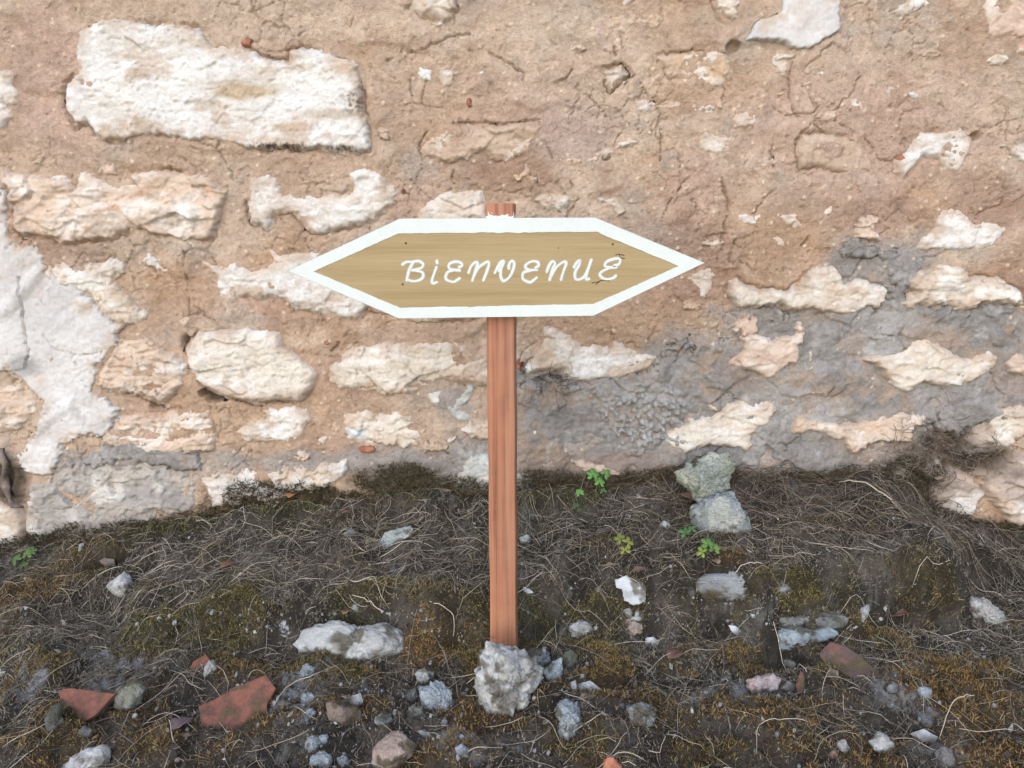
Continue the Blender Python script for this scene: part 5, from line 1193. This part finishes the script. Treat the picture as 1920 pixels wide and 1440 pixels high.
x, y = rand_ground(480000, -0.62, -0.005, 1.18); x2, y2 = rand_ground(120000, -0.38, -0.23, 1.0); x = np.concatenate([x2, x]); y = np.concatenate([y2, y])
m_, tn = moss_field(x, y)
k = rng.random(len(x)) < np.clip(m_ * 1.1, 0.22, 0.95)
x, y, m_, tn = x[k][:168000], y[k][:168000], m_[k][:168000], tn[k][:168000]
c = mix(mix(np.array((0.075, 0.082, 0.032)), np.array((0.185, 0.112, 0.044)), np.clip(tn + rng.normal(0, 0.16, len(x)), 0, 1)), np.array((0.15, 0.133, 0.11)), np.clip(0.9 - 1.6 * m_, 0, 1)) * rng.uniform(0.45, 2.0, (len(x), 1))
o = blades('moss', x, y, gz(x, y) - 0.001, np.array((0, -0.1, 1.0)), rng.uniform(0.003, 0.010, len(x)), rng.uniform(0.0004, 0.0009, len(x)), c, M_fibre, 0.8)
tag(o, 'olive to rusty moss covering the bank below the wall', 'moss', kind='stuff')
# dark moss crust on the foot of the wall
x = rng.uniform(-1.12, 1.12, 160000); z = base_z(x) - 0.01 + 0.12 * rng.random(len(x)) ** 1.3
k = rng.random(len(x)) < ss(0.45, 0.75, damp_base(x, z) + 0.35 * fbm(x * 26, z * 26, 4, 88, 0.6)); x, z = x[k][:36000], z[k][:36000]
ii = np.clip(np.searchsorted(xs, x), 0, len(xs) - 1); jj = np.clip(np.searchsorted(zs, z), 0, len(zs) - 1)
hh = np.maximum(np.maximum(Hm, Hs)[jj, ii], -0.02)
c = mix(np.array((0.050, 0.052, 0.020)), np.array((0.10, 0.070, 0.040)), rng.random(len(x))) * rng.uniform(0.5, 1.4, (len(x), 1))
o = blades('moss_crust', x, -hh + 0.001, z, np.array((0, -1.0, 0.5)), rng.uniform(0.005, 0.014, len(x)), rng.uniform(0.0005, 0.0010, len(x)), c, M_fibre, 0.7)
tag(o, 'dark brown moss crust along the foot of the wall', 'moss', kind='stuff')

def strands(name, P, rad, col, mat):
    """P: n strands x k points x 3; three sided tapering tubes"""
    n, k, _ = P.shape
    T_ = np.gradient(P, axis=1); T_ /= np.linalg.norm(T_, axis=2)[..., None] + 1e-9
    up = np.array((0, 0, 1.0)) + 0.01
    A = np.cross(T_, up); A /= np.linalg.norm(A, axis=2)[..., None] + 1e-9
    B = np.cross(A, T_)
    tp = np.ones(k); tp[0] = 0.7; tp[-1] = 0.35
    r = rad[:, None, None] * tp[None, :, None]
    ring = np.stack([P + r * (math.cos(a) * A + math.sin(a) * B) for a in (math.pi / 2, math.pi * 7 / 6, math.pi * 11 / 6)], 2)
    v = ring.reshape(-1, 3)
    i = (np.arange(n)[:, None] * k + np.arange(k - 1)[None, :]).ravel()[:, None] * 3
    f = np.concatenate([i + (s, (s + 1) % 3, 3 + (s + 1) % 3, 3 + s) for s in range(3)])
    return mesh_obj(name, v, f, mat, None, np.repeat(col, k * 3, 0), smooth=True, origin=(0, 0, 0))

def lying(X, Y, L_, curve, lift, k=7, ang=None, flop=0.012):
    n = len(X)
    a0 = rng.uniform(0, 2 * math.pi, n) if ang is None else ang
    s = np.linspace(-0.5, 0.5, k)[None, :]
    a = a0[:, None] + curve[:, None] * s + 0.14 * rng.normal(size=(n, 1)) * np.sin(s * 9 + rng.uniform(0, 6, (n, 1)))
    a = a + 0.07 * rng.normal(size=(n, k)) + np.cumsum(np.where(rng.random((n, k)) < 0.05, rng.normal(0, 0.6, (n, k)), 0), 1)
    dx = np.cos(a) * L_[:, None] / (k - 1); dy = np.sin(a) * L_[:, None] / (k - 1)
    px = X[:, None] + np.cumsum(dx, 1); py = Y[:, None] + np.cumsum(dy, 1)
    py = np.minimum(py, -0.012)
    z = gz(px.ravel(), py.ravel()).reshape(px.shape)
    # stiff: follow a smoothed ground
    zs = z.copy()
    for _ in range(2): zs[:, 1:-1] = 0.25 * zs[:, :-2] + 0.5 * zs[:, 1:-1] + 0.25 * zs[:, 2:]
    zs = np.maximum(zs, z - 0.003)
    arch = rng.uniform(0, 1, (n, 1)) ** 2 * flop * (1 - (2 * s) ** 2) + lift[:, None] + rng.normal(size=(n, 1)) * s * flop
    P = np.stack([px, py, zs + np.maximum(arch, 0.0005)], -1)
    P[:, :, 2] = np.where((np.ptp(z, 1) > 1.05 * L_)[:, None], P[:, :, 2] - 0.2, P[:, :, 2])
    return P

def straw_density(X, Y):
    t = -Y
    d = 0.22 + 0.75 * ss(0.34, 0.24, t) + 0.5 * ss(-0.05, 0.35, fbm(X * 6, Y * 7, 3, 671))
    m_, _ = moss_field(X, Y)
    return np.clip(d - 0.75 * ss(0.45, 0.85, m_), 0.05, 1)
x, y = rand_ground(34000, -0.60, -0.005, 1.12); k = rng.random(34000) < straw_density(x, y); x, y = x[k][:14000], y[k][:14000]; n = len(x)
P = lying(x, y, rng.uniform(0.012, 0.065, n), rng.normal(0, 0.55, n), rng.uniform(0.0, 0.004, n), 4, None, 0.008)
c = mix(np.array((0.07, 0.058, 0.043)), np.array((0.50, 0.44, 0.345)), rng.random(n) ** 2.0) * rng.uniform(0.7, 1.1, (n, 1))
k = P[:, 0, 2] > -0.15; P = P[k]; n = len(P); c = c[k]
o = strands('thatch', P, 0.00016 + 0.00042 * rng.random(n) ** 2, c, M_fibre)
tag(o, 'fine dead grass thatch lying on the terrace', 'dead grass', kind='stuff')
x, y = rand_ground(1500, -0.6, -0.005, 1.12); k = rng.random(1500) < 0.25 + 0.75 * straw_density(x, y) ; x, y = x[k][:620], y[k][:620]; n = len(x)
P = lying(x, y, rng.uniform(0.025, 0.10, n), rng.normal(0, 0.35, n), rng.uniform(0.002, 0.007, n), 8, None, 0.012)
c = mix(np.array((0.26, 0.215, 0.165)), np.array((0.56, 0.50, 0.41)), rng.random(n) ** 1.3)
k = P[:, 0, 2] > -0.15; P = P[k]; n = len(P); c = c[k]
o = strands('straw', P, 0.00028 + 0.00045 * rng.random(n) ** 2, c, M_fibre)
tag(o, 'longer pale straws scattered over the bank', 'straw', kind='stuff')
# wiry dead roots banked against the wall on the right
n = 520
hx = np.concatenate([rng.normal(0.50, 0.16, 360), rng.normal(0.83, 0.10, 160)]); hy = np.minimum(-0.015, -np.abs(rng.normal(0.0, 0.07, n)))
P = lying(hx, hy, rng.uniform(0.04, 0.15, n), rng.normal(0, 1.1, n), rng.uniform(0.0, 0.022, n), 9, rng.normal(0.1, 0.9, n), 0.025)
c = mix(np.array((0.05, 0.038, 0.03)), np.array((0.25, 0.195, 0.145)), rng.random(n) ** 2.0)
k = P[:, 0, 2] > -0.15; P = P[k]; n = len(P); c = c[k]
o = strands('dead_roots', P, 0.0003 + 0.0007 * rng.random(n) ** 2.5, c, M_fibre)
tag(o, 'brown tangle of dead roots heaped against the wall on the right', 'roots', kind='stuff')

# single long straws that stand out
def long_straw(pts, label, r=0.0013, col=(0.50, 0.44, 0.34), lift=0.012):
    Q = np.array([ground_hit(*p) for p in catmull(pts, 5)]); k = len(Q)
    Q[:, 2] = np.maximum(gz(Q[:, 0], Q[:, 1]) + 0.002, np.linspace(Q[0, 2], Q[-1, 2], k)) + lift * np.sin(np.linspace(0.3, 2.8, k))
    o = strands('straw_stem', Q[None], np.array([r * 0.62]), np.array([col]), M_fibre)
    me = o.data; b = Q.mean(0)
    me.transform(Matrix.Translation(-Vector(b))); o.location = b
    tag(o, label, 'straw')
long_straw([(512, 1330), (545, 1300), (605, 1265)], 'pale straw lying beside the large tile piece')
long_straw([(660, 1125), (690, 1142), (720, 1155)], 'short stiff straw above the long ledge stone')
long_straw([(805, 1130), (845, 1165), (852, 1190), (848, 1212)], 'bent straw hanging over the ledge left of the post')
long_straw([(1640, 1195), (1680, 1240), (1720, 1300), (1748, 1335)], 'greenish stem crossing the right end of the dark tile slab', 0.001, (0.30, 0.30, 0.18))
long_straw([(1760, 1390), (1780, 1340), (1800, 1320), (1827, 1308)], 'thick pale stem at the bottom right near the white flat chip', 0.0015)
long_straw([(1572, 915), (1620, 935), (1680, 960)], 'thick pale twig on top of the dead roots by the wall', 0.0022, (0.42, 0.36, 0.28), 0.03)
long_straw([(1418, 1420), (1422, 1375), (1460, 1362), (1515, 1360)], 'looped pale stem at the bottom right of centre', 0.0009)
long_straw([(1370, 1085), (1400, 1072), (1432, 1062)], 'straight straw right of the green seedling by the cement lump', 0.0013)

# dead leaves
def dead_leaf(px, py, L_, rot, col, label, lift=0.008):
    p = ground_hit(px, py); ca, sa = math.cos(rot), math.sin(rot)
    prof = [(0, 0.02), (0.15, 0.22), (0.35, 0.36), (0.55, 0.34), (0.75, 0.22), (0.9, 0.1), (1, 0.0)]
    V = []
    for (u, w_) in prof:
        for s in (-1, -0.5, 0, 0.5, 1):
            a = (u - 0.5) * L_; b = s * w_ * L_ * (1 + 0.2 * math.sin(u * 17 + s))
            zz = lift + 0.35 * abs(b) + 0.12 * L_ * math.sin(u * 3) + random.uniform(-1, 1) * 0.02 * L_
            V.append((p[0] + a * ca - b * sa, p[1] + (a * sa + b * ca) * 0.8 - zz * 0.3, p[2] + zz))
    F = [(i * 5 + j, i * 5 + j + 1, (i + 1) * 5 + j + 1, (i + 1) * 5 + j) for i in range(len(prof) - 1) for j in range(4)]
    o = mesh_obj('dead_leaf', V, F, M_leaf, None, np.array(col) * rng.uniform(0.8, 1.15, (len(V), 1)), smooth=True)
    md = o.modifiers.new('thickness', 'SOLIDIFY'); md.thickness = 0.0005
    tag(o, label, 'leaf')
dead_leaf(550, 945, 0.03, 1.3, (0.28, 0.12, 0.05), 'orange brown dead leaf caught in moss at the wall foot', 0.02)
dead_leaf(430, 1068, 0.035, 0.5, (0.16, 0.07, 0.045), 'reddish dead leaf on the straw left of centre')
dead_leaf(1285, 950, 0.05, 2.2, (0.22, 0.14, 0.10), 'curled brown dead leaf beside the lichened cement lump', 0.02)
dead_leaf(1130, 1005, 0.03, 0.3, (0.11, 0.085, 0.08), 'dull brown dead leaf on the terrace right of the post')
dead_leaf(1340, 1060, 0.025, 1.9, (0.20, 0.14, 0.10), 'small withered leaf under the green seedling')
dead_leaf(650, 968, 0.02, 0.2, (0.22, 0.09, 0.06), 'small red brown leaf below the wall left of the post')
dead_leaf(1265, 1235, 0.04, 0.8, (0.13, 0.07, 0.055), 'crumpled dark red leaf below the small plaster flake')
dead_leaf(1690, 1160, 0.04, 0.2, (0.12, 0.065, 0.045), 'brown leaf on the moss at the right of the bank')
dead_leaf(650, 1155, 0.02, 1.2, (0.22, 0.12, 0.08), 'small brown leaf above the long ledge stone')
dead_leaf(345, 1365, 0.04, 1.0, (0.10, 0.075, 0.085), 'purplish dead leaf left of the large tile piece')
dead_leaf(1200, 1085, 0.035, 0.1, (0.13, 0.09, 0.07), 'brown leaf scrap on top of the largest plaster flake', 0.016)
# leaf litter crumbs
x, y = rand_ground(12000, -0.60, -0.005, 1.12); n = len(x)
c = mix(np.array((0.03, 0.025, 0.02)), np.array((0.15, 0.115, 0.09)), rng.random(n) ** 2)
c = np.where(rng.random((n, 1)) < 0.06, np.array((0.30, 0.29, 0.27)), c)
a = rng.uniform(0, 6.28, n); L_ = 0.0015 + 0.007 * rng.random(n) ** 3; z = gz(x, y) + 0.002
u = np.stack([np.cos(a), np.sin(a), rng.normal(0, 0.5, n)], -1) * L_[:, None]; v = np.stack([-np.sin(a), np.cos(a), rng.normal(0, 0.5, n)], -1) * L_[:, None] * 0.5
b = np.stack([x, y, z], -1)
V = np.stack([b - u, b - v + u * 0.1, b + u, b + v], 1).reshape(-1, 3); F = np.arange(n)[:, None] * 4 + np.array((0, 1, 2, 3))
o = mesh_obj('leaf_litter', V, F, M_fibre, None, np.repeat(c, 4, 0), smooth=False, origin=(0, 0, 0))
tag(o, 'crumbled brown leaf litter strewn over the bank', 'leaf litter', kind='stuff')

# green seedlings with five-fingered leaves
def seedling(px, py, leaves, label, col=(0.105, 0.22, 0.055), on_wall=False, name='seedling'):
    p = ground_hit(px, py)
    root = empty(name, p); tag(root, label, 'plant')
    for (qx, qy, size, k, rot, tint) in leaves:
        d = ray(qx, qy); t = ((p[1] - 0.012) - CAM[1]) / d[1]
        c = CAM + d * t
        nrm = np.array((random.uniform(-0.3, 0.3), -0.75, 0.65)); nrm /= np.linalg.norm(nrm)
        ux = np.cross((0, 1, 0), nrm); ux /= np.linalg.norm(ux); uy = np.cross(nrm, ux)
        V, F, Cc = [], [], []
        for j in range(k):
            a = rot + (j - (k - 1) / 2) * (2 * math.pi * 0.82 / k) + math.pi / 2
            L_ = size * 0.86 * random.uniform(0.85, 1.1) * (1.0 - 0.25 * abs(j - (k - 1) / 2) / (k / 2)); b0 = len(V)
            prof = [(0.05, 0.04), (0.3, 0.18), (0.55, 0.30), (0.8, 0.27), (1.0, 0.06)]
            for (u_, w_) in prof:
                for s in (-1, 0, 1):
                    r_ = u_ * L_; b_ = s * w_ * L_
                    q_ = c + (math.cos(a) * r_ - math.sin(a) * b_) * ux + (math.sin(a) * r_ + math.cos(a) * b_) * uy + nrm * (0.18 * abs(b_) - 0.25 * u_ * u_ * L_ + 0.002)
                    V.append(q_); Cc.append(np.array(col) * tint * (0.85 if s == 0 else 1.05))
            F += [(b0 + i * 3 + jj, b0 + i * 3 + jj + 1, b0 + (i + 1) * 3 + jj + 1, b0 + (i + 1) * 3 + jj) for i in range(4) for jj in range(2)]
        o = mesh_obj('leaf', V, F, M_leaf, root, np.array(Cc), smooth=True)
        md = o.modifiers.new('thickness', 'SOLIDIFY'); md.thickness = 0.0004
        mid = (p + c) / 2 + (0.004, 0.004, 0.002)
        s_ = strands('stem', np.array([p, mid, c])[None], np.array([0.0007]), np.array([(0.16, 0.22, 0.08)]), M_fibre)
        s_.parent = root; s_.location = -Vector(p)
    return root
seedling(1118, 932, [(1112, 893, 0.020, 5, 0.2, np.array((1.0, 1.1, 1.0))), (1134, 889, 0.017, 5, -0.5, np.array((1.0, 1.05, 1.0))), (1124, 906, 0.018, 5, 0.1, np.array((1.15, 1.2, 1.1))), (1131, 921, 0.010, 4, 0, np.array((0.7, 0.7, 0.8)))], 'tallest bright green seedling growing at the wall foot right of the post')
seedling(1088, 948, [(1087, 925, 0.013, 6, 0.1, np.array((1.05, 1.1, 1.0)))], 'single green rosette leaf left of the tallest seedling')
seedling(1082, 958, [(1080, 950, 0.009, 4, 0.4, np.array((0.5, 0.6, 0.6))), (1086, 957, 0.007, 4, -0.4, np.array((0.5, 0.55, 0.5)))], 'tiny dull green sprout below the single green rosette leaf')
seedling(1325, 1040, [(1328, 1022, 0.020, 5, 0.1, np.array((0.75, 0.75, 0.7))), (1340, 1030, 0.015, 5, -0.6, np.array((0.85, 0.75, 0.6))), (1318, 1036, 0.015, 4, 0.9, np.array((1.5, 1.0, 0.8)))], 'green seedling with yellowing leaf in front of the cement lumps', (0.11, 0.24, 0.06))
seedling(1290, 1012, [(1285, 1000, 0.016, 4, 0.5, np.array((0.55, 0.6, 0.6))), (1297, 994, 0.013, 4, -0.2, np.array((0.5, 0.55, 0.6)))], 'dark green seedling at the left foot of the lower cement lump', (0.10, 0.22, 0.06))
seedling(1170, 1040, [(1163, 1010, 0.017, 4, 0.6, np.array((0.9, 0.75, 0.6))), (1176, 1018, 0.017, 4, -0.6, np.array((1.3, 1.0, 0.8))), (1172, 1033, 0.015, 4, -0.2, np.array((1.5, 1.1, 0.9)))], 'yellow green curled sprout on the terrace right of the post', (0.14, 0.20, 0.05))
seedling(45, 1055, [(32, 1050, 0.018, 5, 0.5, np.array((0.55, 0.55, 0.5))), (52, 1040, 0.018, 5, -0.2, np.array((0.6, 0.6, 0.5))), (45, 1062, 0.016, 5, 0.1, np.array((0.5, 0.5, 0.5))), (62, 1034, 0.012, 4, -0.4, np.array((0.5, 0.5, 0.5)))], 'feathery green weed at the wall foot near the left edge', (0.12, 0.22, 0.06))

# rootlets hanging from cracks in the wall
def wall_roots(cx, cy, rx, ry, n, label, seed, stand=0.03):
    c = to_wall([(cx, cy)])[0]; k = 9; rr = np.random.default_rng(seed)
    a0 = rr.uniform(0, 2 * math.pi, n); cu = rr.normal(0, 2.2, n); L_ = rr.uniform(0.02, 0.06, n)
    sarr = np.linspace(0, 1, k)[None, :]
    a = a0[:, None] + cu[:, None] * sarr + 0.25 * rr.normal(size=(n, k))
    x = c[0] + rr.normal(0, rx / 960 * 0.5, (n, 1)) + np.cumsum(np.cos(a) * L_[:, None] / k, 1)
    z = c[1] + rr.normal(0, ry / 960 * 0.5, (n, 1)) + np.cumsum(np.sin(a) * L_[:, None] / k, 1) - 0.006 * sarr
    ii = np.clip(np.searchsorted(xs, x), 0, len(xs) - 1); jj = np.clip(np.searchsorted(zs, z), 0, len(zs) - 1)
    y = -np.maximum(np.maximum(Hm, Hs)[jj, ii], -0.01) - 0.001 - stand * rr.random((n, 1)) * np.sin(sarr * math.pi)
    col = mix(np.array((0.08, 0.06, 0.045)), np.array((0.30, 0.25, 0.20)), rr.random(n) ** 1.7)
    o = strands('rootlets', np.stack([x, y, z], -1), rr.uniform(0.0003, 0.0007, n), col, M_fibre)
    tag(o, label, 'roots', kind='stuff')
wall_roots(1030, 715, 50, 16, 60, 'little tuft of dry rootlets in the wall right of the post', 5, 0.02)
wall_roots(1735, 835, 70, 70, 240, 'matted brown rootlets filling the gap between wall stones at right', 6, 0.03)
wall_roots(1800, 845, 80, 35, 110, 'dark rootlets under the pale stone at the right edge', 7, 0.02)

def root_tube(pts, r, label):
    Q = catmull(to_wall(pts), 8); n = len(Q); V = []; m = 9
    for i, (x, z) in enumerate(Q):
        for j in range(m):
            a = 2 * math.pi * j / m; rr = r * (0.75 + 0.35 * math.sin(i * 0.5) * 0.4 + 0.25 * math.sin(a * 2 + i * 0.45))
            V.append((x + rr * math.cos(a), -0.012 - 0.006 * math.sin(i * 0.3) + rr * 0.8 * math.sin(a), z))
    V = np.array(V); V = V + 0.0018 * np.stack([fbm3(V * 120, 3, k) for k in (1, 2, 3)], -1) * 2
    F = [(i * m + j, i * m + (j + 1) % m, (i + 1) * m + (j + 1) % m, (i + 1) * m + j) for i in range(n - 1) for j in range(m)]
    F += [tuple(range(m - 1, -1, -1)), tuple((n - 1) * m + j for j in range(m))]
    col = mix(np.array((0.16, 0.12, 0.10)), np.array((0.28, 0.225, 0.19)), ss(-0.3, 0.3, fbm3(V * 60, 3, 9)))
    tag(mesh_obj('dead_root', V, F, M_rock, None, col), label, 'root')
root_tube([(4, 838), (18, 868), (12, 905), (30, 935), (44, 948)], 0.010, 'thick twisted dead root hugging the wall at the left edge')
